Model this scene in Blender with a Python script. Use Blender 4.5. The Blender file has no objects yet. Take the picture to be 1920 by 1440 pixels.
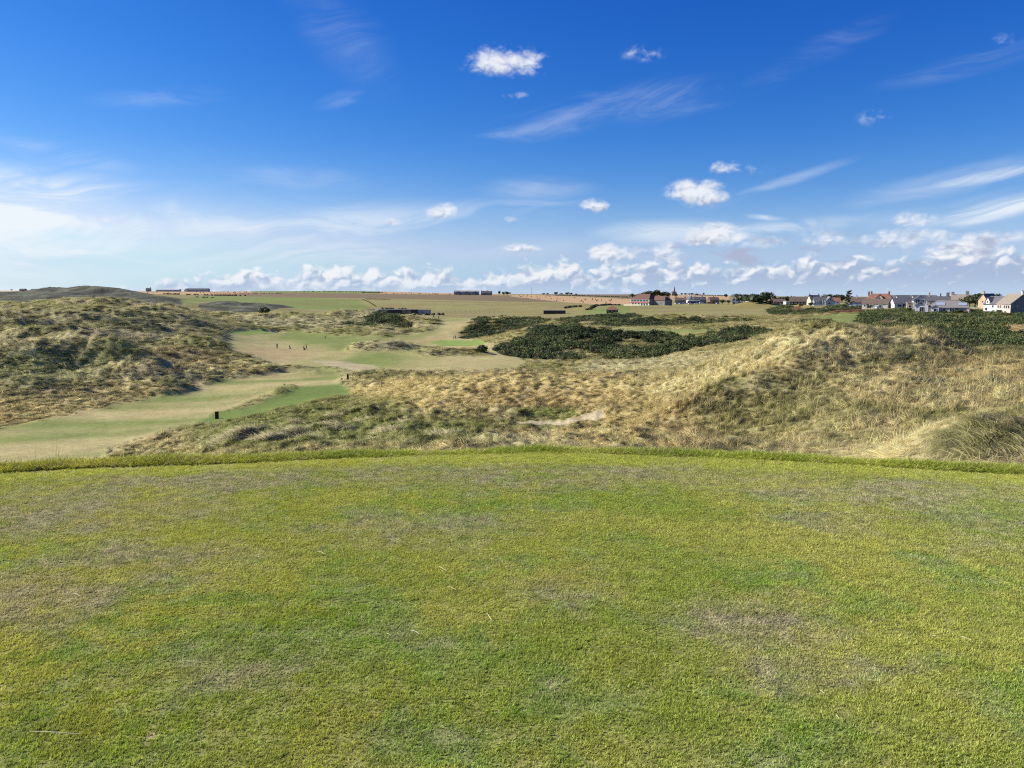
import bpy, bmesh, math, random
import numpy as np
from mathutils import Vector, Matrix
R = math.radians
rng = np.random.default_rng(7)
random.seed(7)
S = bpy.context.scene
COL = S.collection

# ------------------------------------------------------------------ camera, sky, sun, exposure
EYE = 1.62                    # eye height above the tee
FL = 1443.0                   # focal length in photo pixels (1920 wide), 26 mm equivalent
HOR = 553.0                   # photo row of eye level
PITCH = math.atan((720 - HOR) / FL)
cam_d = bpy.data.cameras.new('camera')
cam = bpy.data.objects.new('camera', cam_d); COL.objects.link(cam)
cam.location = (0, 0, EYE)
cam.rotation_euler = (R(90) - PITCH, 0, 0)
cam_d.sensor_width = 36; cam_d.lens = FL / 1920 * 36
cam_d.clip_start = 0.05; cam_d.clip_end = 20000
S.camera = cam
S.view_settings.view_transform = 'Standard'
S.view_settings.look = 'None'
EXPO = 0.62; EXPC = 2 ** -EXPO   # exposed for the land, as the photograph is
S.view_settings.exposure = EXPO
S.view_settings.gamma = 1.0
S.view_settings.use_curve_mapping = False
S.cycles.use_denoising = False      # keep the fine grain of the grass
S.cycles.filter_width = 1.15
S.cycles.max_bounces = 4
S.cycles.diffuse_bounces = 2
S.cycles.transmission_bounces = 3
S.cycles.transparent_max_bounces = 6

SUN_AZ, SUN_EL = R(-78), R(35)     # azimuth from the view direction (left is negative)
sun_dir = Vector((math.sin(SUN_AZ) * math.cos(SUN_EL), math.cos(SUN_AZ) * math.cos(SUN_EL), math.sin(SUN_EL)))
sun_l = bpy.data.lights.new('sun', 'SUN'); sun_l.energy = 5.0; sun_l.angle = R(0.53); sun_l.color = (1.0, 0.93, 0.82)
sun_o = bpy.data.objects.new('sun', sun_l); COL.objects.link(sun_o)
sun_o.rotation_euler = sun_dir.to_track_quat('Z', 'Y').to_euler(); sun_o.location = (-50, 30, 60)

class NT:
    """short hand for building node trees"""
    def __init__(s, tree): s.t = tree; s.n = tree.nodes; s.l = tree.links
    def node(s, typ, **kw):
        n = s.n.new(typ)
        for k, v in kw.items(): setattr(n, k, v)
        return n
    def put(s, sock, v):
        if isinstance(v, bpy.types.NodeSocket): s.l.new(v, sock)
        elif v is not None: sock.default_value = v
    def m(s, op, a, b=None, c=None, clamp=False):
        n = s.n.new('ShaderNodeMath'); n.operation = op; n.use_clamp = clamp
        for i, v in enumerate((a, b, c)):
            if v is not None: s.put(n.inputs[i], v)
        return n.outputs[0]
    def add(s, a, b): return s.m('ADD', a, b)
    def sub(s, a, b): return s.m('SUBTRACT', a, b)
    def mul(s, a, b): return s.m('MULTIPLY', a, b)
    def mx(s, a, b): return s.m('MAXIMUM', a, b)
    def ss(s, v, lo, hi):
        n = s.n.new('ShaderNodeMapRange'); n.interpolation_type = 'SMOOTHSTEP'
        s.put(n.inputs[0], v); s.put(n.inputs[1], lo); s.put(n.inputs[2], hi)
        n.inputs[3].default_value = 0; n.inputs[4].default_value = 1
        return n.outputs[0]
    def lin(s, v, lo, hi, a, b):
        n = s.n.new('ShaderNodeMapRange')
        s.put(n.inputs[0], v); s.put(n.inputs[1], lo); s.put(n.inputs[2], hi); s.put(n.inputs[3], a); s.put(n.inputs[4], b)
        return n.outputs[0]
    def vec(s, x, y, z=0.0):
        n = s.n.new('ShaderNodeCombineXYZ'); s.put(n.inputs[0], x); s.put(n.inputs[1], y); s.put(n.inputs[2], z)
        return n.outputs[0]
    def noise(s, v, scale=1.0, detail=3.0, rough=0.5, dist=0.0, lac=2.0, dims='3D'):
        n = s.n.new('ShaderNodeTexNoise'); n.noise_dimensions = dims
        s.put(n.inputs['Vector'], v); s.put(n.inputs['Scale'], scale); s.put(n.inputs['Detail'], detail)
        s.put(n.inputs['Roughness'], rough); s.put(n.inputs['Distortion'], dist); s.put(n.inputs['Lacunarity'], lac)
        return n.outputs['Fac']
    def mix(s, f, a, b, mode='MIX'):
        n = s.n.new('ShaderNodeMix'); n.data_type = 'RGBA'; n.blend_type = mode
        s.put(n.inputs[0], f)
        for i, v in ((6, a), (7, b)):
            if isinstance(v, (tuple, list)): v = tuple(v) + (1,) if len(v) == 3 else tuple(v)
            s.put(n.inputs[i], v)
        return n.outputs[2]
    def hsv(s, c, h=0.5, sat=1.0, v=1.0):
        n = s.n.new('ShaderNodeHueSaturation')
        s.put(n.inputs['Hue'], h); s.put(n.inputs['Saturation'], sat); s.put(n.inputs['Value'], v); s.put(n.inputs['Color'], c)
        return n.outputs[0]
    def mulc(s, c, f):
        n = s.n.new('ShaderNodeVectorMath'); n.operation = 'SCALE'
        s.put(n.inputs[0], c); s.put(n.inputs['Scale'], f); return n.outputs[0]

def sky_deg(px, py):
    """azimuth and elevation in degrees of an image pixel"""
    x, y = (px - 960) / FL, -(py - 720) / FL
    d = Vector((x, math.cos(PITCH) + y * math.sin(PITCH), -math.sin(PITCH) + y * math.cos(PITCH))).normalized()
    return math.degrees(math.atan2(d.x, d.y)), math.degrees(math.asin(d.z))

def build_world():
    w = bpy.data.worlds.new('World'); S.world = w; w.use_nodes = True
    T = NT(w.node_tree); T.n.clear()
    VV = lambda x, y, z=0.0: T.vec(T.add(x, z * 17.3), y, 0.0)
    NZ = lambda v, *a: T.noise(v, *a, dims='2D')
    out = T.node('ShaderNodeOutputWorld'); bg = T.node('ShaderNodeBackground')
    SK = 0.085; CL = EXPC / SK
    bg.inputs[1].default_value = SK
    T.l.new(bg.outputs[0], out.inputs[0])
    sky = T.node('ShaderNodeTexSky', sky_type='NISHITA', sun_disc=False, sun_elevation=SUN_EL, sun_rotation=SUN_AZ,
                 altitude=0, air_density=1.0, dust_density=0.2, ozone_density=2.6)
    srgb = T.node('ShaderNodeSeparateColor'); T.l.new(T.hsv(sky.outputs[0], 0.5, 1.22, 1.0), srgb.inputs[0])
    # the deep, saturated blue of a dry north wind day
    cc = T.node('ShaderNodeCombineColor')
    for i, (k, pw, mxv) in enumerate(((3.1, 2.0, .5), (1.45, 1.4, .8), (1.45, .93, 1.0))):
        T.l.new(T.m('MINIMUM', T.mul(T.m('POWER', T.mul(srgb.outputs[i], SK), pw), k * CL), mxv * CL), cc.inputs[i])
    base = cc.outputs[0]
    g = T.node('ShaderNodeTexCoord').outputs['Generated']
    sep = T.node('ShaderNodeSeparateXYZ'); T.l.new(g, sep.inputs[0])
    A = T.mul(T.m('ARCTAN2', sep.outputs[0], sep.outputs[1]), 57.2958)
    E = T.mul(T.m('ARCSINE', sep.outputs[2]), 57.2958)
    lowc = T.mix(T.ss(A, -40.0, 10.0), (.60 * CL, .745 * CL, .94 * CL), (.29 * CL, .555 * CL, .90 * CL))
    base = T.mix(T.mul(T.sub(1.0, T.ss(E, -2.0, 8.0)), .8), base, lowc)
    # --- ice cloud: soft fibres, drawn out along the wind
    wob = NZ(VV(T.mul(A, .06), T.mul(E, .10), 4.0), 1.0, 3, .5)
    A2 = T.add(A, T.mul(T.sub(wob, .5), 14)); E2 = T.add(E, T.mul(T.sub(wob, .5), 7))
    rot = VV(T.mul(T.add(T.mul(A2, .97), T.mul(E2, .22)), .055), T.mul(T.sub(E2, T.mul(A2, .13)), .33), 1.3)
    fib = NZ(rot, 1.0, 6, .62, .6)
    fib2 = NZ(rot, 2.3, 4, .6, .9)
    def oval(px, py, rx, ry, tilt=0.0):
        a0, e0 = sky_deg(px, py)
        rx, ry = rx / 25.2, ry / 25.2
        c, s_ = math.cos(R(tilt)), math.sin(R(tilt))
        da, de = T.sub(A, a0), T.sub(E, e0)
        u = T.mul(T.add(T.mul(da, c), T.mul(de, s_)), 1 / rx)
        v = T.mul(T.sub(T.mul(de, c), T.mul(da, s_)), 1 / ry)
        return T.m('SQRT', T.add(T.mul(u, u), T.mul(v, v)))
    ci = None
    for (px, py, rx, ry, tilt, amt) in ((60, 385, 300, 62, -4, 1.25), (-180, 420, 330, 110, 0, .8), (200, 400, 240, 30, -6, 1.0), (330, 430, 330, 34, 1, .62), (620, 425, 260, 40, 6, .5),
            (120, 455, 420, 40, 0, .7), (700, 470, 420, 26, 2, .40), (1080, 215, 200, 34, 12, .34), (1240, 190, 160, 34, 6, .40), (1490, 118, 150, 26, 19, .20),
            (975, 243, 100, 16, 9, .5), (1460, 345, 140, 11, 17, .28), (1500, 425, 330, 16, 4, .5), (1250, 435, 140, 24, 0, .72), (1010, 355, 110, 24, 0, .26),
            (640, 60, 130, 60, -45, .14), (300, 182, 110, 20, 8, .16), (640, 185, 50, 14, 18, .34), (1830, 115, 140, 20, 8, .15), (1800, 340, 200, 24, 10, .38),
            (1880, 385, 130, 26, 10, .95), (1860, 330, 110, 13, 8, .9), (1810, 412, 100, 14, 4, .7), (1900, 443, 90, 10, 10, .9), (100, 290, 120, 20, -6, .3), (560, 335, 120, 24, 0, .2), (1440, 408, 40, 6, -6, .7), (890, 400, 230, 26, 4, .42)):
        f = T.mul(T.m('SUBTRACT', 1.0, T.ss(oval(px, py, rx, ry, tilt), 0.15, 1.25)), amt)
        ci = f if ci is None else T.mx(ci, f)
    ci_d = T.mul(T.ss(T.add(T.mul(fib, .80), T.mul(fib2, .25)), .40, .74), ci)
    ci_d = T.add(ci_d, T.mul(T.mul(ci, ci), .13))
    veil = T.mul(T.m('SUBTRACT', 1.0, T.ss(E, 1.0, 11.0)), T.lin(A, -40, 5, .34, .04))
    veil = T.mul(veil, T.add(.55, T.mul(fib2, .9)))
    ci_d = T.m('ADD', ci_d, veil, clamp=True)
    ci_d = T.m('MINIMUM', T.mul(ci_d, .92), .9)
    col = T.mix(ci_d, base, (0.88 * CL, 0.93 * CL, 0.98 * CL))
    # --- fair weather cumulus: scattered ones by hand, then the long bank at the horizon
    def puff(a, e, sc, seed):
        v = T.node('ShaderNodeTexVoronoi', voronoi_dimensions='2D', feature='SMOOTH_F1')
        T.put(v.inputs['Vector'], VV(a, T.mul(e, 1.25), seed)); v.inputs['Scale'].default_value = sc
        v.inputs['Detail'].default_value = 1.3; v.inputs['Roughness'].default_value = .42; v.inputs['Lacunarity'].default_value = 2.1
        v.inputs['Smoothness'].default_value = .55; v.inputs['Randomness'].default_value = 1.0; v.normalize = True
        return T.sub(1.0, v.outputs['Distance'])
    wv = T.node('ShaderNodeTexNoise', noise_dimensions='2D'); wv.inputs['Detail'].default_value = 2; T.put(wv.inputs['Vector'], VV(T.mul(A, .8), E, 2.0)); wv.inputs['Scale'].default_value = 1.0
    wsep = T.node('ShaderNodeSeparateColor'); T.l.new(wv.outputs['Color'], wsep.inputs[0])
    Aw = T.add(A, T.mul(T.sub(wsep.outputs[0], .5), 1.1)); Ew = T.add(E, T.mul(T.sub(wsep.outputs[1], .5), .8))
    p1 = puff(Aw, T.mul(Ew, 1.1), 1.3, 4.0); p2 = puff(T.add(Aw, -.16), T.mul(T.add(Ew, .20), 1.1), 1.3, 4.0)
    soft = NZ(VV(T.mul(A, .50), T.mul(E, .72), 5.0), 1.0, 6, .58)
    relief = T.sub(p1, p2)
    den = None; hgt = None
    for (px, py, rx, ry, amt) in ((950, 122, 84, 34, .86), (1208, 103, 46, 20, .34), (1292, 368, 48, 30, 1.05), (1325, 368, 42, 30, 1.05), (1117, 387, 30, 18, .95), (832, 399, 40, 20, .74), (742, 417, 26, 12, .6),
            (1357, 316, 34, 17, .66), (1410, 319, 44, 14, .34), (1338, 446, 72, 28, 1.05), (985, 466, 46, 12, .7), (1132, 479, 38, 26, .95), (1252, 476, 44, 26, .75),
            (1420, 457, 60, 20, .52), (1640, 222, 34, 24, .30), (1716, 414, 38, 20, .55), (1540, 452, 60, 22, .5), (968, 180, 30, 12, .38), (1700, 450, 100, 24, .7),
            (1870, 78, 34, 20, .26), (1800, 470, 90, 28, .75), (1850, 445, 70, 16, .5), (1190, 478, 60, 20, .5), (960, 412, 36, 12, .32)):
        a0, e0 = sky_deg(px, py)
        u = T.mul(T.sub(A, a0), 25.2 / rx); v = T.mul(T.sub(E, e0), 25.2 / ry)
        v2 = T.mul(v, T.m('ADD', T.mul(T.m('LESS_THAN', v, 0.0), .45), 1.0))
        r = T.m('SQRT', T.add(T.mul(u, u), T.mul(v2, v2)))
        f = T.mul(T.ss(r, 1.35, .05), amt)
        den = f if den is None else T.mx(den, f)
        hv = T.mul(T.m('ADD', v, .75, clamp=True), T.ss(r, 1.35, .9))
        hgt = hv if hgt is None else T.mx(hgt, hv)
    dsm = T.ss(T.add(den, T.add(T.mul(T.sub(p1, .62), .60), T.mul(T.sub(soft, .5), 1.5))), .16, 1.02)
    dsm = T.mul(dsm, T.ss(den, .03, .34))
    shade = T.m('ADD', T.mul(hgt, .80), T.mul(relief, 1.3))
    lit = T.ss(shade, -.15, .85)
    ccol = T.mix(lit, (0.36 * CL, 0.43 * CL, 0.60 * CL), (0.90 * CL, 0.92 * CL, 0.96 * CL))
    col = T.mix(T.mul(dsm, .92), col, ccol)
    # bank: heaped tops over a flat grey-blue body, fading into the air at its foot
    q1 = puff(Aw, Ew, .62, 9.0); q2 = puff(T.add(Aw, -.26), T.add(Ew, .34), .62, 9.0)
    q3, q4 = p1, p2
    rim = T.add(T.sub(q1, q2), T.mul(T.sub(q3, q4), .45))
    lump = NZ(VV(T.mul(A, .17), 0.0, 3.0), 1.0, 3, .55)
    top = T.add(T.lin(A, -26, 30, 1.30, 2.25), T.mul(T.sub(lump, .5), 1.9))
    top = T.mul(top, T.add(.45, T.mul(T.ss(A, -27.0, -20.0), .55)))
    bd = T.add(T.sub(top, E), T.add(T.mul(T.sub(q1, .60), 2.3), T.mul(T.sub(q3, .60), .8)))
    bd = T.sub(bd, T.mul(T.sub(1.0, T.ss(A, -28.0, -19.0)), .55))
    bden = T.ss(bd, -.05, .55)
    hgtb = T.m('ADD', T.mul(T.sub(E, T.mul(top, .5)), .40), .20)
    right = T.lin(A, -6, 34, 0.0, .50)
    blit = T.ss(T.sub(T.add(T.mul(rim, 2.1), hgtb), right), -.12, .62)
    bcol = T.mix(blit, (0.40 * CL, 0.50 * CL, 0.69 * CL), (0.90 * CL, 0.92 * CL, 0.95 * CL))
    foot = T.sub(1.0, T.ss(E, -.2, 1.5))
    bcol = T.mix(T.mul(foot, .72), bcol, (0.56 * CL, 0.69 * CL, 0.86 * CL))
    grey = T.mul(T.mul(T.ss(NZ(VV(T.mul(A, .35), T.mul(E, .9), 12.0), 1.0, 5, .55), .50, .66), T.ss(A, 6.0, 16.0)), T.mul(T.ss(E, 4.6, 3.4), T.ss(E, 1.0, 2.4)))
    col = T.mix(T.mul(grey, .85), col, (0.42 * CL, 0.47 * CL, 0.63 * CL))
    col = T.mix(T.mul(bden, .93), col, bcol)
    T.l.new(col, bg.inputs[0])
    w.cycles.sampling_method = 'MANUAL'; w.cycles.sample_map_resolution = 512
build_world()
# ------------------------------------------------------------------ noise
def _h(ix, iy, s):
    n = (ix.astype(np.int64) * 374761393 + iy.astype(np.int64) * 668265263 + s * 974634777) & 0x7fffffff
    n = ((n ^ (n >> 13)) * 1274126177) & 0x7fffffff
    return ((n ^ (n >> 16)) & 0xffff).astype(np.float32) / 65535.0
def vnoise(x, y, s=0):
    x = np.asarray(x, float); y = np.asarray(y, float)
    ix = np.floor(x); iy = np.floor(y); fx = (x - ix).astype(np.float32); fy = (y - iy).astype(np.float32)
    def gr(a, b, dx, dy):
        th = _h(a, b, s) * 6.2831853
        return np.cos(th) * dx + np.sin(th) * dy
    u = fx * fx * fx * (fx * (fx * 6 - 15) + 10); v = fy * fy * fy * (fy * (fy * 6 - 15) + 10)
    a = gr(ix, iy, fx, fy); b = gr(ix + 1, iy, fx - 1, fy); c = gr(ix, iy + 1, fx, fy - 1); d = gr(ix + 1, iy + 1, fx - 1, fy - 1)
    return (a + u * (b - a)) * (1 - v) + (c + u * (d - c)) * v     # about -0.7 .. 0.7
def fbm(x, y, o=4, s=0, g=.5):
    t = 0; a = 1
    for k in range(o):
        t = t + a * vnoise(x * 2 ** k, y * 2 ** k, s + 17 * k); a *= g
    return t
def sstep(x, a, b):
    t = np.clip((x - a) / (b - a), 0, 1); return t * t * (3 - 2 * t)

# ------------------------------------------------------------------ the land, heights estimated from image pixel rows and guessed distances
def zof(py, d): return EYE - d * np.tan(np.arctan((py - 720) / FL) + PITCH)
def rowof(z, d): return 720 + FL * np.tan(np.arctan2(EYE - z, d) - PITCH)
def xof(px, py, d):
    y = -(py - 720) / FL
    return (px - 960) / FL * d / (math.cos(PITCH) + y * math.sin(PITCH))
KX = math.cos(PITCH)
# profiles of the ground: (distance, image pixel row) or (distance, None, height)
F = -15.6
PROF = {
 -300: [(9,None,-.6),(30,None,-7),(60,None,-13),(80,None,F),(92,None,F),(100,None,-14),(120,720),(140,680),(170,630),(210,595),(260,575),(300,566),(360,None,-7),(600,None,-3),(720,562),(800,553),(900,None,3),(1400,None,6),(2000,545),(3400,546)],
 0: [(9,None,-.6),(30,None,-8),(60,None,-14),(78,None,F),(100.5,None,F),(108,775),(118,735),(135,692),(155,652),(180,618),(210,597),(250,583),(300,567),(340,None,-6),(450,None,-8),(600,None,-4),(700,560),(800,552),(900,None,3),(1400,None,5),(2000,545),(3400,546)],
 200: [(9,None,-.6),(30,None,-8),(60,None,-14),(80,None,F),(117,None,F),(125,742),(135,708),(150,665),(163,637),(176,None,-11.4),(200,618),(230,606),(260,591),(300,573),(330,559),(360,None,-6),(500,None,-8),(650,None,-3),(750,548),(800,544),(900,None,3),(1500,None,4.5),(2000,546),(3400,547)],
 330: [(9,None,-.6),(30,None,-6.5),(60,None,-12),(85,None,-15),(105,None,F),(140,None,F),(150,712),(162,690),(178,660),(192,647),(206,None,-12.2),(235,624),(262,600),(280,593),(300,None,-8),(350,580),(420,576),(500,None,-8),(570,571),(610,562),(660,None,-6),(760,559),(900,554),(1400,550),(2000,546),(3400,547)],
 400: [(9,None,-.6),(30,None,-6),(60,None,-10.1),(80,None,-12.9),(100,None,-15.2),(110,None,F),(153,None,F),(162,703),(172,686),(182,670),(194,655),(206,646),(222,None,-13),(255,626),(290,612),(312,602),(336,None,-10),(370,603),(420,592),(460,585),(520,583),(600,572),(680,568),(760,564),(900,560),(1100,556),(1400,551),(1800,547.5),(3400,547)],
 490: [(9,None,-.6),(30,None,-6),(55,None,-9.2),(75,None,-11.7),(95,None,-13.4),(112,None,-14.9),(150,None,F),(170,700),(180,690),(190,None,F),(240,655),(300,630),(330,620),(345,614),(362,603),(380,595),(410,None,-10.5),(450,590),(520,583),(600,574),(680,570),(760,566),(900,560),(1100,556),(1400,551),(1800,547),(3400,546)],
 560: [(9,None,-.6),(30,None,-5.8),(50,None,-8.1),(70,None,-10.6),(90,None,-12.4),(105,None,-13.7),(122,None,-14.7),(145,None,-14.9),(165,None,F),(182,691),(240,656),(290,637),(330,621),(345,615),(362,605),(382,594),(410,None,-10),(450,590),(520,584),(600,577),(700,570),(800,564),(1000,557),(1300,553),(1800,547),(2300,545.5),(3400,546)],
 640: [(9,None,-.6),(30,None,-5.6),(48,None,-7.9),(62,None,-9.7),(80,None,-11.6),(100,None,-13.2),(125,None,-14.6),(145,None,-14.9),(155,712),(166,None,-15.4),(184,690),(240,656),(290,640),(320,629),(350,613),(380,600),(405,591),(430,None,-10),(480,588),(560,586),(640,578),(720,572),(820,565),(1000,558),(1300,552.5),(1800,547.5),(2300,545.5),(3400,546)],
 700: [(9,None,-.6),(30,None,-5.5),(48,None,-7.6),(60,808),(75,785),(90,764),(105,None,-12.7),(120,None,-13.5),(135,718),(150,702),(163,None,-15),(184,690),(240,656),(270,645),(298,634),(325,622),(352,609),(385,594),(402,588),(430,None,-9.4),(480,592),(560,588.5),(620,584),(700,575),(800,566),(1000,559),(1300,552),(1700,548),(2300,545.5),(3400,546)],
 800: [(9,None,-.6),(28,None,-5.2),(45,None,-7.1),(56,812),(68,792),(82,770),(96,744),(108,722),(120,703),(132,None,-12.6),(150,None,-14.8),(184,690),(230,664),(265,650),(300,637),(330,625),(352,611),(385,603),(420,598),(480,593),(560,589),(620,585),(700,577),(800,568),(1000,560),(1300,553.5),(1700,550),(2300,549),(3400,549)],
 900: [(9,None,-.6),(25,None,-4.8),(42,None,-6.6),(52,None,-7.8),(62,796),(72,783),(85,764),(95,735),(106,699),(116,None,-10.8),(140,None,-14.5),(180,690),(205,676),(240,658),(262,651),(290,641),(312,634),(340,621),(356,608),(372,600),(400,None,-11),(450,594),(560,590),(640,586),(720,577),(850,567),(1000,559.5),(1300,555),(1600,552.5),(3400,551)],
 960: [(9,None,-.6),(25,None,-4.8),(41,None,-6.6),(50,None,-7.7),(62,808),(69,798),(74,784),(79,774),(84,764),(95,735),(105,701),(116,None,-11),(140,None,-14.2),(185,690),(205,678),(220,668),(235,652),(255,634),(300,None,-12.5),(330,612),(360,602),(390,598),(450,594),(560,590),(640,585),(740,576),(880,567),(1050,560),(1300,555.5),(1700,553),(3400,551)],
 1060: [(9,None,-.6),(25,None,-4.8),(40,None,-6.3),(50,None,-7.6),(62,814),(69,804),(74,787),(79,776),(84,763),(93,738),(104,703),(116,None,-10.8),(140,None,-13.5),(190,690),(207,679),(217,668),(232,648),(252,625),(272,606),(300,None,-11),(330,605),(370,602),(420,597),(480,593),(560,590),(620,582),(750,574),(900,568),(1200,558),(1500,554),(3400,552)],
 1160: [(9,None,-.6),(25,None,-4.7),(39,None,-6.3),(50,None,-7.5),(60,800),(70,776),(80,754),(90,728),(102,703),(113,None,-10.2),(140,None,-12.5),(180,692),(200,680),(215,669),(232,650),(252,632),(272,620),(296,616),(318,612),(340,602),(372,597),(420,592),(500,587),(560,585),(640,579),(740,574),(900,568),(1250,557),(1600,553.5),(3400,552)],
 1250: [(9,None,-.6),(25,None,-4.5),(38,None,-6.2),(48,None,-7.4),(58,798),(68,770),(78,745),(88,722),(99,698),(108,None,-8.9),(125,None,-10.8),(160,None,-12.5),(182,688),(203,676),(218,667),(236,650),(256,631),(276,620),(292,616),(316,613),(334,606),(362,597),(400,None,-10),(470,589),(560,582),(640,576),(690,573),(740,570),(850,566.5),(1000,563),(1300,558),(1700,552.5),(3400,551.5)],
 1400: [(9,None,-.6),(22,None,-3.9),(34,None,-5.9),(44,826),(52,792),(60,748),(68,703),(76,660),(83,634),(94,None,-6.5),(120,None,-9.8),(170,None,-11),(220,630),(260,617),(300,604),(340,598),(400,592),(480,586),(600,579),(700,573),(760,570.5),(850,567),(1200,560),(1700,556.5),(3400,555)],
 1500: [(9,None,-.6),(22,None,-3.6),(32,None,-5.2),(40,825),(48,780),(54,742),(60,702),(67,656),(73,624),(78,610),(88,None,-4.8),(120,None,-9),(180,None,-10),(240,616),(300,604),(360,597),(420,590),(500,582),(560,576),(650,572),(900,566),(1500,558),(3400,556)],
 1580: [(9,None,-.6),(18,None,-2.7),(25,None,-4.0),(34,833),(42,794),(49,752),(55,716),(61,678),(67,640),(73,614),(80,None,-1.6),(90,None,-5),(120,None,-9),(180,None,-10),(235,612),(290,602),(340,597),(410,588),(460,578),(520,573),(700,566),(1500,559),(3400,556)],
 1650: [(9,None,-.6),(16,None,-2.2),(21,None,-2.8),(25,None,-3.3),(29,None,-4.3),(38,815),(46,765),(52,727),(58,690),(64,650),(70,620),(77,614),(87,None,-5),(120,None,-8.5),(170,None,-9.4),(230,616),(280,604),(330,596),(390,583),(430,576),(480,572.5),(700,566),(1500,560),(3400,556.5)],
 1720: [(9,None,-.6),(13,None,-1.4),(16,852),(19,826),(22,792),(25,None,-2.7),(29,None,-3.9),(38,800),(46,757),(54,712),(61,678),(68,650),(75,634),(84,None,-5),(100,None,-7.5),(140,None,-9.2),(195,622),(250,610),(310,597),(360,587),(400,581),(460,574),(700,567),(1500,561),(3400,557)],
 1780: [(9,None,-.5),(12,None,-1.05),(15,848),(18,818),(21,784),(23.5,766),(26,None,-2.5),(30,None,-3.5),(38,784),(46,745),(55,712),(64,684),(72,664),(84,None,-6),(105,None,-8),(140,None,-9.4),(160,645),(210,626),(260,610),(310,597),(345,586),(380,582),(450,574),(700,567),(1500,562),(3400,557)],
 1920: [(9,None,-.5),(12,None,-1.05),(15,852),(18,820),(21,792),(24,774),(27,None,-2.6),(32,None,-3.4),(40,752),(48,716),(57,690),(68,664),(76,651),(88,None,-6),(115,None,-8.5),(150,645),(200,626),(260,608),(300,596),(335,586),(370,581),(450,574),(700,567),(1500,561),(3400,557)],
 2250: [(9,None,-.5),(12,None,-1.0),(15,850),(18,818),(21,795),(24,780),(28,None,-2.5),(34,None,-3.2),(44,730),(57,690),(70,664),(80,650),(95,None,-6),(120,None,-8.5),(150,645),(200,626),(260,608),(300,596),(335,586),(370,580),(450,573),(700,567),(1500,561),(3400,557)],
}
NR = 920
DIST = np.exp(np.linspace(math.log(8.3), math.log(3400), NR))
LD0, LDS = math.log(8.3), (math.log(3400) - math.log(8.3)) / (NR - 1)
PXC = np.concatenate([np.linspace(-2600, -240, 40)[:-1], np.arange(-240, 2161, 2.9), np.linspace(2160, 4600, 40)[1:]])
def gauss(a, sig, ax):
    r = int(3 * sig) + 1
    k = np.exp(-.5 * (np.arange(-r, r + 1) / sig) ** 2); k /= k.sum()
    return np.apply_along_axis(lambda v: np.convolve(np.pad(v, r, mode='edge'), k, 'valid'), ax, a)
def base_land():
    keys = sorted(PROF); cols = []
    for k in keys:
        pr = PROF[k]
        d = [math.log(p[0]) for p in pr]
        z = [p[2] if p[1] is None else float(zof(p[1], p[0])) for p in pr]
        cols.append(np.interp(np.log(DIST), d, z))
    Z = np.array(cols).T                                    # rows x keys
    pu = np.arange(-400, 2321, 20.0)
    Zu = np.array([np.interp(pu, keys, Z[i]) for i in range(NR)])
    Zu = gauss(Zu, 2.3, 1)
    Zu = gauss(Zu, 3.2, 0)
    return np.array([np.interp(PXC, pu, Zu[i]) for i in range(NR)])
ZG = base_land()
UG = (PXC - 960) / FL / KX * 1.0                             # x / y on each column near eye level
XG = UG[None, :] * DIST[:, None]; YG = np.repeat(DIST[:, None], len(PXC), 1)

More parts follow.
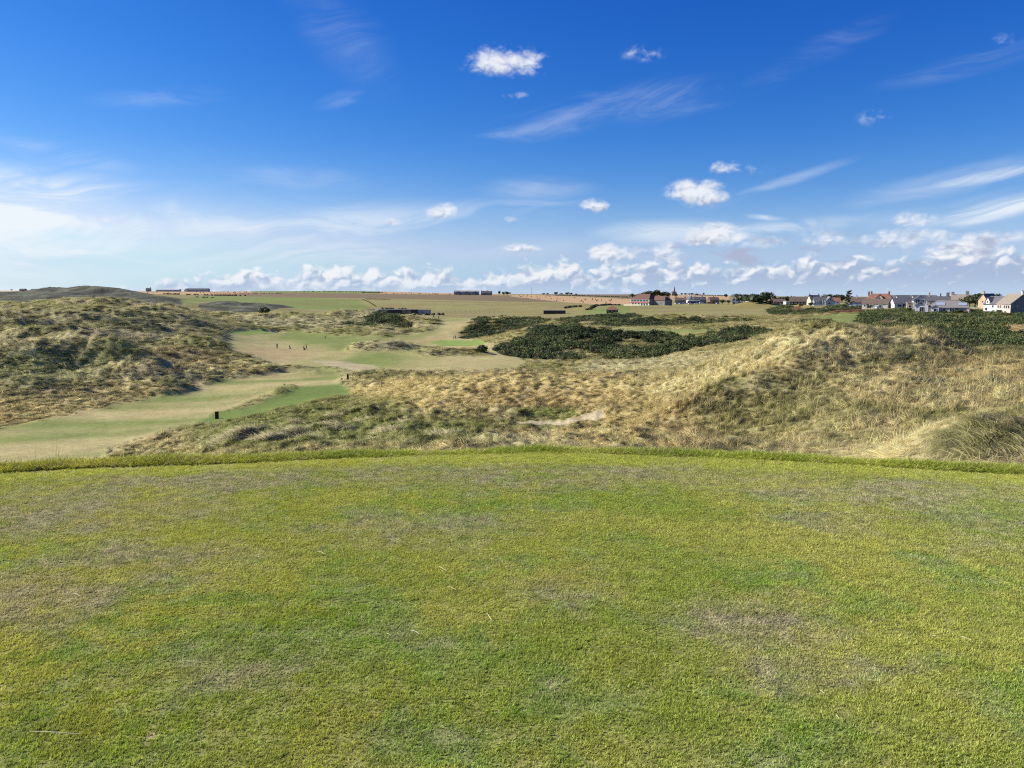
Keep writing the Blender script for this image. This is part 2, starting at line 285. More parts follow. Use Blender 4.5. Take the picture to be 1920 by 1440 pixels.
# mounds: (px, row of foot-to-top centre line is left to the land) px, distance, half width m, half depth m, height m, skew
MOUNDS = [
 (235, 150, 11, 5, 2.6), (270, 139, 6, 4, 1.8), (295, 132, 4, 3, 1.2), (185, 158, 8, 5, 2.2), (60, 124, 5, 3, 1.6), (372, 196, 9, 6, 2.2), (330, 182, 6, 6, 1.4), (120, 150, 7, 4, 1.6), (30, 145, 8, 4, 1.8), (90, 168, 9, 4, 2.0),
 (40, 190, 14, 6, 2.6), (120, 215, 13, 6, 2.4), (200, 212, 9, 5, 1.8), (265, 228, 9, 5, 2.0), (215, 250, 15, 7, 2.8), (300, 285, 13, 7, 3.0), (345, 262, 9, 6, 2.4), (245, 322, 16, 9, 1.6), (150, 330, 14, 9, .9), (60, 300, 40, 14, -1.5), (200, 285, 16, 8, -1.6), (90, 262, 14, 6, 1.0),
 (330, 300, 12, 8, 2.2), (415, 395, 12, 7, 2.2), (330, 360, 14, 8, 2.4),
 (590, 166, 8, 3.5, .9), (725, 236, 9, 5, 1.9), (765, 242, 7, 5, 1.4), (690, 240, 4, 3, .9), (840, 222, 11, 5, 1.8), (895, 226, 3.5, 3, 1.6), (805, 228, 5, 4, .9),
 (540, 388, 9, 8, 1.4), (478, 375, 8, 7, 1.6), (615, 398, 9, 7, 1.0), (690, 400, 14, 9, 2.2), (742, 380, 10, 8, 1.8), (790, 385, 5, 5, 1.4), (640, 395, 7, 6, 1.2),
 (905, 345, 13, 9, 3.2), (945, 372, 12, 9, 2.4), (985, 268, 8, 8, 1.4), (1085, 262, 12, 9, 1.6), (1000, 300, 10, 6, 1.6), (1180, 262, 9, 7, .8), (1290, 268, 12, 8, .6),
 (1240, 360, 18, 8, 1.8), (1320, 350, 16, 8, 1.6), (1140, 395, 16, 8, 1.5), (1360, 330, 10, 7, 1.0), (1200, 215, 9, 5, 1.2), (1250, 222, 10, 6, 1.4),
 (1080, 186, 10, 5, 1.5), (1110, 180, 4, 3, .9), (1180, 178, 10, 5, 1.2), (840, 178, 4, 2, .6),
 (1745, 72, 2.4, 3.5, 1.35), (1700, 75, 3.5, 4, .5), (1490, 67, 2.8, 3.5, 1.0), (1440, 63, 2.7, 3.6, 1.1), (1390, 61, 2.7, 3.4, 1.1), (1340, 60, 2.5, 3.2, .95), (1290, 60, 2.2, 3, .9), (1240, 60, 2, 3, .6), (1570, 57, 4.4, 5.5, -.9), (1490, 50, 3.8, 6, -.6), (1440, 46, 3, 5, -.5), (1500, 76, 3.6, 3.5, 1.15), (1420, 80, 3, 3, -.35), (1600, 75, 3, 3, -.25), (1545, 66, 3, 3, .5), (1500, 63, 3.2, 2.6, .9), (1540, 70, 1.8, 2.2, -.7), (1470, 70, 4, 2.5, -.55), (1440, 63, 2.0, 2.4, -.5), (1380, 72, 3.5, 2.2, .7), (1320, 77, 3.2, 2.2, .6), (1270, 82, 3.2, 2.4, .6), (1350, 80, 3.2, 2.2, -.5), (1600, 72, 3.2, 3, .45), (1660, 68, 3, 2.4, -.5), (1620, 60, 2.2, 2, -.35), (1770, 78, 2.6, 3.4, -.9), (1690, 55, 2.2, 2, .4), (1550, 46, 1.6, 1.6, .4), (1450, 50, 1.8, 1.6, .4), (1400, 44, 1.5, 1.5, .35), (1500, 40, 1.4, 1.3, -.3), (1330, 62, 2, 1.8, .45), (1420, 70, 4, 3, .4), (1860, 74, 4, 3, .5),
 (1570, 58, 2.5, 2.5, .6), (1435, 60, 2.2, 2.2, .45), (1330, 84, 4, 3, .5), (1262, 92, 4, 3, .5), (1850, 20.5, .8, 1.2, .18), (1890, 18, .7, 1.0, .16),
 (965, 77.5, 1.6, 1.3, .75), (930, 79, 2, 1.5, .55), (1115, 74.5, 2.2, 1.6, .6), (1085, 62, 1.6, 1.2, .7),
 (420, 62, 2.0, 2.0, .7), (470, 64, 1.6, 1.8, .6), (520, 63, 1.6, 1.6, .6), (600, 66, 1.6, 1.6, .55), (655, 82, 3, 2, .8), (600, 78, 1.5, 1.5, .6), (700, 70, 2, 2, .5), (770, 64, 2, 2, .5), (540, 75, 1.5, 1.5, .5),
 (460, 127, 10, 1.8, .55), (500, 138, 6, 1.8, .5), (430, 118, 5, 1.6, .4), (1410, 640, 20, 14, 5.0), (1310, 700, 26, 18, 1.6), (1240, 640, 24, 14, 1.4),
 (330, 605, 16, 18, 2.0), (150, 800, 34, 25, 6.2), (95, 770, 22, 25, 3.2), (215, 790, 25, 25, 4.0), (30, 740, 28, 25, 1.8), (265, 740, 26, 25, 1.6), (1130, 640, 40, 25, 2.5), (1060, 700, 60, 30, 2.5),
]
for (px, d, hw, hd, h) in MOUNDS:
    x0 = (px - 960) / FL / KX * d
    r2 = ((XG - x0) / hw) ** 2 + ((YG - d) / hd) ** 2
    msk = r2 < 9
    ZG[msk] += h * np.exp(-1.1 * r2[msk])

# ------------------------------------------------------------------ what grows where: outlines drawn in image pixels, kept within a distance band
def roughen(PX, PY, s=3.0):
    return PX, PY
def poly(PX, PY, D, pts, d0, d1):
    pts = np.array(pts, float)
    inside = np.zeros(PX.shape, bool)
    bb = (PX > pts[:, 0].min()) & (PX < pts[:, 0].max()) & (PY > pts[:, 1].min()) & (PY < pts[:, 1].max()) & (D > d0) & (D < d1)
    if not bb.any(): return inside
    x = PX[bb]; y = PY[bb]; c = np.zeros(x.shape, bool)
    j = len(pts) - 1
    for i in range(len(pts)):
        xi, yi = pts[i]; xj, yj = pts[j]
        if yi != yj:
            c ^= ((yi > y) != (yj > y)) & (x < (xj - xi) * (y - yi) / (yj - yi) + xi)
        j = i
    inside[bb] = c
    return inside

FAIR, GREEN, GORSE, MARRAM, GOLD, OLIVE, SAND, ROUGH, PLOUGH, STUBBLE, PASTURE, MEADOW, BRACKEN, WALK, DARKHILL, BARE, TEEG = range(17)
REG = [  # later entries win
 (MEADOW, [(-900,400),(3000,400),(3000,700),(-900,700)], 430, 3500),
 (ROUGH, [(-900,400),(3000,400),(3000,1400),(-900,1400)], 0, 430),
 (MEADOW, [(560,590),(1960,575),(1960,612),(560,612)], 400, 900),
 # far fields
 (STUBBLE, [(-900,500),(700,500),(700,551),(340,552),(250,556),(200,556),(130,560),(-900,560)], 1150, 3500),
 (PASTURE, [(480,543),(735,543),(735,550.5),(600,551),(480,548.5)], 1450, 3500),
 (STUBBLE, [(715,543),(960,543),(960,552.5),(715,551.2)], 1250, 3500),
 (PLOUGH, [(400,552),(560,549),(720,551),(860,553),(960,555),(1060,560),(1180,567),(1060,566.5),(960,565.5),(880,563),(720,560),(560,557.5),(400,556)], 800, 3500),
 (STUBBLE, [(958,553),(1000,552.5),(1180,561),(1200,566),(1190,569.5),(1130,571.5),(1060,567),(1000,560.5),(958,556)], 700, 2400),
 (PLOUGH, [(1020,545),(1200,547),(1200,560.6),(1100,556),(1020,553.6)], 1150, 3500),
 (STUBBLE, [(1230,553),(1362,553),(1362,563),(1230,563)], 900, 3500),
 (PASTURE, [(338,560),(400,555),(560,557.5),(672,562),(705,583),(640,581),(520,577),(430,567),(352,568)], 560, 2600),
 (PASTURE, [(1085,586),(1120,578),(1160,572),(1185,571),(1260,577),(1260,587),(1160,590)], 480, 900),
 (DARKHILL, [(-900,500),(250,535),(300,556),(345,560),(350,571),(300,575),(-900,580)], 560, 1100),
 (DARKHILL, [(380,569),(440,566),(480,570),(560,577),(480,586),(380,583)], 450, 800),
 # the near holes
 (FAIR, [(-900,905),(-300,860),(0,800),(90,784),(180,768),(290,745),(400,717),(470,708),(540,694),(560,688),(640,690),(700,700),(640,704),(640,722),(560,745),(440,774),(380,790),(330,800),(270,820),(200,838),(160,900),(-100,1000)], 60, 230),
 (FAIR, [(520,688),(470,672),(432,660),(418,644),(424,630),(415,622),(460,618),(560,622),(640,632),(720,632),(800,622),(830,606),(815,598),(880,596),(905,605),(860,628),(900,640),(950,652),(985,680),(970,690),(900,694),(800,696),(720,697),(600,694)], 168, 420),
 (WALK, [(580,676),(640,676),(705,686),(720,697),(655,700),(620,690)], 160, 260),
 (ROUGH, [(505,694),(520,685),(560,680),(600,684),(650,697),(600,693),(540,696)], 150, 184),
 (ROUGH, [(655,652),(680,640),(760,634),(800,640),(790,652),(720,660),(650,660)], 212, 262),
 (ROUGH, [(770,664),(800,652),(860,650),(905,655),(920,666),(860,668),(800,668)], 205, 250),
 (FAIR, [(350,604),(362,600),(425,599),(408,606),(370,610)], 340, 420),
 (GREEN, [(424,622),(500,618.5),(525,623),(470,628),(428,628)], 280, 420),
 (GREEN, [(805,641),(830,638),(900,638),(915,644),(880,650.5),(830,650)], 240, 320),
 (TEEG, [(405,771),(450,765),(505,742),(520,728),(640,722),(657,729),(660,739),(605,746),(545,761),(475,779),(400,793),(325,803),(380,786)], 70, 165),
 (ROUGH, [(418,772),(470,752),(510,737),(548,724),(552,728),(505,748),(450,768)], 95, 165),
 (FAIR, [(1100,617),(1170,615),(1300,620),(1340,622),(1300,627),(1180,620)], 255, 330),
 (PASTURE, [(1175,616),(1310,618.5),(1345,621),(1300,624),(1200,619.5)], 255, 330),
 (MEADOW, [(1060,604),(1080,600),(1130,600),(1120,604),(1085,608)], 320, 430),
 (MEADOW, [(1180,575),(1440,574),(1530,596),(1470,604),(1430,604),(1290,598),(1180,592)], 420, 900),
 (PASTURE, [(1500,596),(1560,590),(1620,588),(1640,598),(1590,608),(1540,606)], 250, 460),
 # gorse
 (GORSE, [(628,620),(660,606),(700,590),(735,588),(775,610),(730,628),(680,632),(652,630)], 345, 440),
 (GORSE, [(860,632),(872,612),(900,596),(950,593),(1000,594),(1030,600),(1000,612),(985,625),(940,638),(905,638)], 300, 430),
 (GORSE, [(930,655),(945,640),(985,625),(1010,608),(1060,600),(1090,614),(1130,618),(1250,624),(1290,632),(1330,634),(1280,655),(1210,674),(1150,670),(1060,672),(1000,672),(950,664)], 205, 330),
 (GORSE, [(1040,600),(1080,594),(1160,588),(1180,588),(1230,598),(1330,593),(1380,596),(1420,605),(1400,622),(1340,626),(1320,618),(1200,615),(1160,616),(1120,610),(1090,612)], 310, 480),
 (MEADOW, [(1075,604),(1090,600),(1120,601),(1125,605),(1090,609)], 330, 430),
 (GORSE, [(1330,624),(1390,616),(1440,622),(1380,640),(1300,650)], 180, 330),
 (GORSE, [(1434,582),(1460,572),(1500,580),(1570,572),(1600,570),(1640,576),(1580,580),(1560,592),(1500,596),(1450,592)], 420, 760),
 (BRACKEN, [(1470,577),(1495,574),(1500,580),(1480,584)], 420, 760),
 (BRACKEN, [(1535,586),(1560,580),(1615,580),(1600,588),(1550,592)], 400, 700),
 (GORSE, [(1490,608),(1500,600),(1548,598),(1560,608),(1530,614)], 225, 330),
 (GORSE, [(1610,585),(1640,572),(1720,580),(1800,582),(1960,578),(2300,578),(2300,665),(1760,660),(1735,645),(1690,625),(1630,612),(1600,604)], 105, 430),
 (GOLD, [(1755,616),(1780,607),(1815,603),(1800,610),(1770,617)], 200, 300),
 (GOLD, [(1862,618),(1880,610),(1930,608),(2200,610),(2200,622),(1900,623)], 180, 300),
 (BARE, [(1640,602),(1690,600),(1660,612),(1630,612)], 230, 330),
]
def regions(PX, PY, D, X, Y):
    jx = fbm(X * .22, Y * .22, 3, 5); jy = fbm(X * .22, Y * .22, 3, 9)
    k = np.clip(600 / D, 1.2, 7)
    px = PX + jx * k * 1.5; py = PY + jy * k * .55
    r = np.full(PX.shape, ROUGH)
    for (code, pts, d0, d1) in REG:
        r[poly(px, py, D, pts, d0, d1)] = code
    return r

def grid_rows(): return rowof(ZG, YG)
PXG = np.repeat(PXC[None, :], NR, 0)
RG = regions(PXG, rowof(ZG, YG), YG, XG, YG)

# hummocks and wind ripples of the dunes, calm on mown ground
def hummock(x, y):
    wx = x + 2.2 * vnoise(x * .11, y * .11, 31); wy = y + 2.2 * vnoise(x * .11, y * .11, 37)
    a = 1 - np.abs(vnoise(wx * .085 + wy * .03, wy * .10, 3)) * 2.6
    b = 1 - np.abs(vnoise(wx * .21, wy * .25 + wx * .05, 8)) * 2.6
    c = vnoise(wx * .62, wy * .62, 12); e = vnoise(wx * 1.5, wy * 1.5, 14)
    return a, b, c, e
amp = np.zeros(RG.shape, np.float32)
for code, v in ((ROUGH, 1), (GORSE, .8), (BARE, .7), (BRACKEN, .6), (DARKHILL, .8), (MEADOW, .12), (GOLD, .5), (PASTURE, .04), (STUBBLE, .02)): amp[RG == code] = v
amp *= 1 - .62 * ((XG < -12) & (YG > 96) & (YG < 128))
amp = gauss(gauss(amp, 2.2, 0), 2.2, 1)
ha, hb, hc, he = hummock(XG, YG)
far = sstep(YG, 28, 120)
rightd = sstep(PXG, 1150, 1300) * (1 - sstep(YG, 95, 140))
leftd = sstep(-XG, 10, 40) * sstep(YG, 95, 140) * (1 - sstep(YG, 420, 560))
hum = (ha * .45 + hb * .36) * (.26 + .35 * far + .72 * leftd) * (1 - .35 * rightd) + hc * (.10 + .16 * far + .22 * leftd) + he * .06
cl = np.maximum(vnoise(XG * .42 + 9, YG * .36, 18), 0) * 1.5
dk = (RG == DARKHILL)
dkf = gauss(gauss(dk.astype(np.float32), 3, 0), 6, 1)
ZG += dkf * ((1 - np.abs(fbm(XG * .014, YG * .008, 3, 111)) * 2.4) * 4.0 - 2.0)
big = (1 - np.abs(fbm(XG * .030 + 5, YG * .042, 3, 113)) * 3.0)
ZG += leftd * amp * big * .9
nearl = sstep(YG, 24, 46) * (1 - sstep(YG, 140, 230))
ZG -= gauss(gauss((RG == GORSE).astype(np.float32), 3, 0), 3, 1) * 1.1 * sstep(YG, 100, 140)
ZG -= amp * .34 * sstep(YG, 12, 26) * (1 - sstep(YG, 150, 260)) * (RG == ROUGH)
ZG += amp * (hum + (1 - .45 * rightd) * nearl * (cl * .50 + np.maximum(vnoise(XG * .95, YG * .8, 19), 0) * .42)) * sstep(YG, 10, 20)
mown = (RG == FAIR) | (RG == WALK)
ZG += np.where(mown, fbm(XG * .035, YG * .035, 3, 21) * .55, 0) * sstep(YG, 100, 180)
# bare sand hollow, with an undercut turf bank behind it
def blob(px, d, hw, hd, p=1.0):
    x0 = (px - 960) / FL / KX * d
    return np.exp(-(((XG - x0) / hw) ** 2 + ((YG - d) / hd) ** 2) ** p)
sandm = np.clip(blob(1000, 72.5, 2.6, 1.3, 1.5) + blob(1055, 71, 3.0, 1.5, 1.6) + blob(1105, 72.5, 2.0, 1.7, 1.5) + .9 * blob(925, 74.5, 1.5, .9, 1.4), 0, 1)
sandm = np.clip(sandm + .55 * fbm(XG * .7, YG * .7, 3, 66) * (sandm > .08), 0, 1)
ZG -= sandm * .25
# two bunkers cut into the far green's front edge
for (px, d, hw, hd, dep) in ((419, 322, 4.6, 5.5, 1.3), (516, 322, 4.0, 5.0, 1.2)):
    x0 = (px - 960) / FL / KX * d
    ZG -= dep * np.exp(-((((XG - x0) / hw) ** 2 + ((YG - d) / hd) ** 2) ** 3))
    RG[(((XG - x0) / hw) ** 2 + ((YG - d) / hd) ** 2) < .8] = SAND
RG[sandm > .5] = SAND
PYG = rowof(ZG, YG)

# ------------------------------------------------------------------ colour of the ground (albedo, no light in it)
PAL = {FAIR: (.27, .255, .090), GREEN: (.20, .275, .065), GORSE: (.060, .072, .026), ROUGH: (.20, .175, .070), SAND: (.50, .40, .26), PLOUGH: (.185, .140, .080),
       STUBBLE: (.43, .29, .155), PASTURE: (.155, .20, .058), MEADOW: (.22, .205, .078), BRACKEN: (.13, .070, .035), WALK: (.37, .32, .175), DARKHILL: (.085, .088, .062),
       BARE: (.16, .125, .07), TEEG: (.13, .18, .042), GOLD: (.40, .32, .15)}
GOLDC = np.array((.45, .37, .16)); OLV = np.array((.22, .215, .075)); PALE = np.array((.45, .415, .225)); BRN = np.array((.30, .225, .10)); GRN = np.array((.175, .215, .055)); GREY=np.array((.27,.25,.145))
# drier or greener stretches of dune: (px, row, half width px, half height px, d0, d1, colour, weight)
DRY = [
 (950, 735, 330, 42, 84, 135, GOLDC, .95), (720, 745, 120, 18, 80, 150, GOLDC, .8), (1180, 770, 120, 40, 55, 100, (GOLDC * .7 + BRN * .3), .7), (1000, 745, 160, 22, 80, 110, BRN, .45),
 (830, 760, 130, 10, 76, 100, GOLDC, .7), (1040, 772, 75, 10, 74, 90, GRN, .75),
 (560, 805, 230, 52, 48, 118, GRN * .8, .88), (660, 765, 130, 30, 60, 120, (OLV + GRN) * .42, .75), (830, 815, 140, 32, 44, 74, GRN * .85, .75), (1000, 835, 110, 22, 36, 56, PALE, .5), (1100, 815, 60, 14, 52, 70, GOLDC, .8), (960, 812, 60, 14, 52, 70, BRN, .5),
 (1190, 830, 160, 30, 34, 56, (GOLDC * .8 + PALE * .2), .8), (1330, 790, 110, 60, 40, 80, BRN, .30), (1300, 720, 120, 35, 64, 110, (GOLDC + PALE) * .5, .8), (1400, 660, 150, 36, 64, 95, (PALE * .6 + GOLDC * .4), .9),
 (1560, 640, 130, 28, 60, 90, (PALE * .6 + GOLDC * .4), .9), (1650, 636, 130, 34, 50, 96, (PALE * .5 + GOLDC * .5), .8), (1690, 655, 45, 14, 56, 80, GRN, .35), (1500, 690, 90, 24, 56, 76, BRN, .35), (1550, 755, 120, 70, 36, 64, (PALE * .25 + OLV * .75), .8), (1420, 790, 120, 55, 36, 60, OLV, .75),
 (1760, 725, 220, 45, 34, 76, (GOLDC * .55 + PALE * .45), .9), (1640, 825, 150, 50, 17, 36, (PALE * .5 + GOLDC * .55), 1.0), (1720, 785, 120, 24, 17, 30, (PALE * .5 + GOLDC * .55), 1.0), (1850, 835, 110, 40, 12, 24, OLV * .8, .9), (1820, 690, 160, 30, 50, 90, GOLDC, .6),
 (1180, 690, 110, 16, 130, 205, PALE * .95, .9), (1260, 675, 80, 14, 130, 215, PALE, .8), (1330, 655, 80, 18, 96, 190, PALE * .9, .8),
 (60, 770, 170, 26, 98, 122, GOLDC, .9), (230, 735, 170, 22, 110, 150, GOLDC * .95, .85), (410, 690, 90, 20, 148, 190, GOLDC * .95, .8), (350, 665, 90, 20, 150, 205, BRN, .65), (270, 695, 90, 12, 125, 165, BRN, .4), (230, 650, 60, 20, 145, 180, OLV, .7),
 (90, 690, 130, 40, 118, 160, (GREY + GRN) * .5, .8), (120, 640, 190, 26, 150, 215, GREY, .5), (200, 600, 260, 26, 190, 340, (GREY + OLV) * .5, .6), (350, 640, 120, 16, 200, 270, GREY, .5), (60, 600, 140, 14, 190, 280, PALE*.85, .45),
 (725, 648, 70, 9, 215, 260, PALE * .85, .7), (780, 655, 40, 8, 215, 260, GRN, .6), (830, 660, 50, 8, 210, 250, PALE * .8, .6), (560, 605, 150, 14, 335, 430, (GREY + PALE) * .5, .7), (860, 628, 60, 14, 300, 380, GOLDC * .8, .5), (690, 610, 60, 14, 350, 420, PALE * .9, .6),
 (900, 630, 50, 14, 330, 400, PALE * .8, .6),
]
def albedo(reg, PX, PY, D, X, Y, sand=None):
    c = np.zeros(reg.shape + (3,))
    for k, v in PAL.items(): c[reg == k] = v
    n1 = fbm(X * .05, Y * .05, 3, 41); n2 = fbm(X * .33, Y * .33, 3, 47); n3 = fbm(X * .012, Y * .012, 3, 53)
    ro = (reg == ROUGH)[..., None]
    t = sstep(n1 + .5 * n2, -.45, .45)[..., None]
    rc = OLV * (1 - t) + (PALE * .55 + GOLDC * .45) * .85 * t
    jx = n2 * 26 * np.clip(90 / D, .15, 2.0); jy = n1 * 12 * np.clip(90 / D, .15, 2.0)
    for (px, py, hw, hh, d0, d1, col, wgt) in DRY:
        m = (D > d0) & (D < d1)
        r2 = ((PX + jx - px) / hw) ** 2 + ((PY + jy - py) / hh) ** 2
        w = np.where(m, wgt * (1 - sstep(r2, .35, 1.35)), 0)[..., None]
        rc = rc * (1 - w) + np.asarray(col) * w
    c = np.where(ro, rc, c)
    # worn and watered streaks of the mown ground, running with the holes
    fm = (reg == FAIR)[..., None]
    along = X * .78 + Y * .30; acr = Y * .9 - X * .35
    f1 = fbm(along * .02, acr * .14, 4, 61); f2 = fbm(X * .03, Y * .012, 4, 67)
    nearf = (D < 160)
    tt = sstep(np.where(nearf, f1 * 1.3, f2 * 1.1), -.48, .34)[..., None]
    fc = np.array((.185, .220, .060)) * (1 - tt) + np.array((.375, .32, .145)) * tt
    fw = sstep(fbm(X * .02, Y * .01, 3, 71), .05, .4)[..., None] * (~nearf)[..., None]
    fc = fc * (1 - .7 * fw) + np.array((.34, .255, .125)) * .7 * fw
    c = np.where(fm, fc, c)
    # fields
    pm = ((reg == PASTURE) | (reg == MEADOW))[..., None]
    t3 = sstep(n3 + .4 * n1, -.4, .4)[..., None]
    c = np.where(pm, c * (.82 + .36 * (1 - t3)) + np.array((.05, .03, .01)) * t3, c)
    mt = (reg == MEADOW)[..., None] * sstep(fbm(X * .006, Y * .03, 3, 77), .0, .35)[..., None]
    c = c * (1 - .55 * mt) + np.array((.20, .155, .085)) * .55 * mt
    gr = (reg == GORSE)[..., None]
    c = np.where(gr, c * (.8 + .6 * t), c)
    dh = (reg == DARKHILL)[..., None]
    c = np.where(dh, c * (.62 + .8 * t) + np.array((.02, .02, .004)) * t3, c)
    c *= (1 + .16 * n2)[..., None]
    return np.clip(c, .008, .9)
CG = albedo(RG, PXG, PYG, YG, XG, YG)
sw = sstep(sandm, .30, .62)[..., None]
CG = CG * (1 - sw * .92) + np.array((.43, .365, .225)) * sw * .92
fmask = ((RG == FAIR) | (RG == TEEG))
CG = np.where(gauss(gauss(fmask.astype(np.float32), 1.5, 0), 1.5, 1)[..., None] > .02, gauss(gauss(CG, 1.2, 0), 1.2, 1), CG)

def ground_at(x, y):
    """height of the land at a place"""
    y = np.maximum(np.asarray(y, float), 8.4); x = np.asarray(x, float)
    i = np.clip((np.log(y) - LD0) / LDS, 0, NR - 1.001); u = x / y
    j = np.interp(u, UG, np.arange(len(UG)))
    i0 = i.astype(int); j0 = np.minimum(j.astype(int), len(UG) - 2); fi = i - i0; fj = j - j0
    return (ZG[i0, j0] * (1 - fi) + ZG[i0 + 1, j0] * fi) * (1 - fj) + (ZG[i0, j0 + 1] * (1 - fi) + ZG[i0 + 1, j0 + 1] * fi) * fj
def cell(x, y):
    i = np.clip(np.round((np.log(y) - LD0) / LDS), 0, NR - 1).astype(int)
    j = np.clip(np.round(np.interp(x / y, UG, np.arange(len(UG)))), 0, len(UG) - 1).astype(int)
    return i, j
def spot(px, d):
    """the place on the land seen in the given direction at the given distance"""
    x = (px - 960) / FL / KX * d
    return x, d, float(ground_at(x, d))
SLOPE = np.maximum.accumulate((ZG - EYE) / YG, 0)
def in_view(x, y, z, up):
    i, j = cell(x, y)
    return (z + up - EYE) / y > SLOPE[np.maximum(i - 3, 0), j]

# ------------------------------------------------------------------ materials
MATS = {}
def mat(name, build, **kw):
    m = bpy.data.materials.new(name); m.use_nodes = True
    T = NT(m.node_tree); T.n.clear()
    out = T.node('ShaderNodeOutputMaterial')
    sh = build(T, **kw)
    T.l.new(sh, out.inputs[0]); MATS[name] = m
    return m
def bsdf(T, col, rough=.8, metal=0.0, spec=.25, normal=None):
    b = T.node('ShaderNodeBsdfPrincipled')
    T.put(b.inputs['Base Color'], col if isinstance(col, bpy.types.NodeSocket) else tuple(col) + (1,))
    T.put(b.inputs['Roughness'], rough); b.inputs['Metallic'].default_value = metal
    b.inputs['Specular IOR Level'].default_value = spec
    if normal is not None: T.l.new(normal, b.inputs['Normal'])
    return b.outputs[0]
def bump(T, h, strength=.4, dist=.05):
    b = T.node('ShaderNodeBump'); b.inputs['Strength'].default_value = strength; b.inputs['Distance'].default_value = dist
    T.l.new(h, b.inputs['Height']); return b.outputs[0]
def worldpos(T): return T.node('ShaderNodeNewGeometry').outputs['Position']
def objpos(T): return T.node('ShaderNodeTexCoord').outputs['Object']
def plain(name, col, rough=.75, var=.18, scale=2.0, spec=.25, metal=0.0, bmp=.2):
    def f(T):
        n = T.noise(objpos(T), scale, 5, .6); n2 = T.noise(objpos(T), scale * 9, 3, .6)
        v = T.add(T.lin(n, .3, .7, 1 - var, 1 + var), T.lin(n2, .3, .7, -var * .4, var * .4))
        return bsdf(T, T.mulc(tuple(col), v), rough, metal, spec, bump(T, n2, bmp, .02))
    return mat(name, f)

def m_ground(T):
    a = T.node('ShaderNodeAttribute', attribute_name='col', attribute_type='GEOMETRY')
    p = worldpos(T)
    n = T.noise(p, 1.7, 4, .65); n2 = T.noise(p, .25, 3, .6); n3 = T.noise(p, 7.0, 2, .6)
    v = T.add(T.add(T.lin(n, .3, .7, .80, 1.20), T.lin(n2, .3, .7, -.10, .10)), T.lin(n3, .3, .7, -.12, .12))
    return bsdf(T, T.mulc(a.outputs['Color'], v), .95, 0, .1, bump(T, T.add(n3, T.mul(n, 1.5)), .35, .12))
M_GROUND = mat('dune_ground', m_ground)

# ------------------------------------------------------------------ object helpers
def link(o, parent=None):
    COL.objects.link(o)
    if parent is not None: o.parent = parent
    return o
def mesh_np(name, verts, faces, m=None):
    me = bpy.data.meshes.new(name)
    me.from_pydata([tuple(v) for v in verts], [], [tuple(f) for f in faces])
    if m is not None: me.materials.append(m)
    me.update(); return me
def tag(o, label=None, cat=None, group=None, kind=None):
    for k, v in (('label', label), ('category', cat), ('group', group), ('kind', kind)):
        if v: o[k] = v
    return o

def build_ground():
    nr, nc = ZG.shape
    V = np.stack([XG, YG, ZG], -1).reshape(-1, 3)
    idx = np.arange(nr * nc).reshape(nr, nc)
    a = idx[:-1, :-1]; b = idx[:-1, 1:]; c = idx[1:, 1:]; d = idx[1:, :-1]
    Fq = np.stack([a, b, c, d], -1).reshape(-1, 4)
    # coarse land round and behind the tee so that the sheet goes on in every direction
    ex = []
    base = len(V)
    xs = np.concatenate([[XG[0, 0], ], np.linspace(-900, 900, 9)])
    V2 = []; F2 = []
    m = 24
    for k, rr in enumerate((9.5, 60, 300, 1500, 3400)):
        for q in range(m + 1):
            th = math.atan2(XG[0, -1], YG[0, -1]) + (2 * math.pi - 2 * math.atan2(XG[0, -1], YG[0, -1])) * q / m
            V2.append((math.sin(th) * rr, math.cos(th) * rr, (-.6, -14, F, F, F)[k]))
    for k in range(4):
        for q in range(m):
            i0 = base + k * (m + 1) + q
            F2.append((i0, i0 + 1, i0 + m + 2, i0 + m + 1))
    V = np.concatenate([V, np.array(V2)]); Fq = np.concatenate([Fq, np.array(F2)])
    me = bpy.data.meshes.new('ground')
    me.vertices.add(len(V)); me.vertices.foreach_set('co', V.ravel())
    me.loops.add(Fq.size); me.loops.foreach_set('vertex_index', Fq.ravel().astype(np.int32))
    me.polygons.add(len(Fq)); me.polygons.foreach_set('loop_start', np.arange(0, Fq.size, 4, dtype=np.int32))
    me.polygons.foreach_set('use_smooth', np.ones(len(Fq), bool))
    at = me.attributes.new('col', 'FLOAT_COLOR', 'POINT')
    cc = np.ones((len(V), 4), np.float32); cc[:nr * nc, :3] = CG.reshape(-1, 3); cc[nr * nc:, :3] = (.2, .18, .07)
    at.data.foreach_set('color', cc.ravel())
    me.update(calc_edges=True); me.validate()
    me.materials.append(M_GROUND)
    o = link(bpy.data.objects.new('ground', me)); tag(o, kind='structure')
    return o
build_ground()
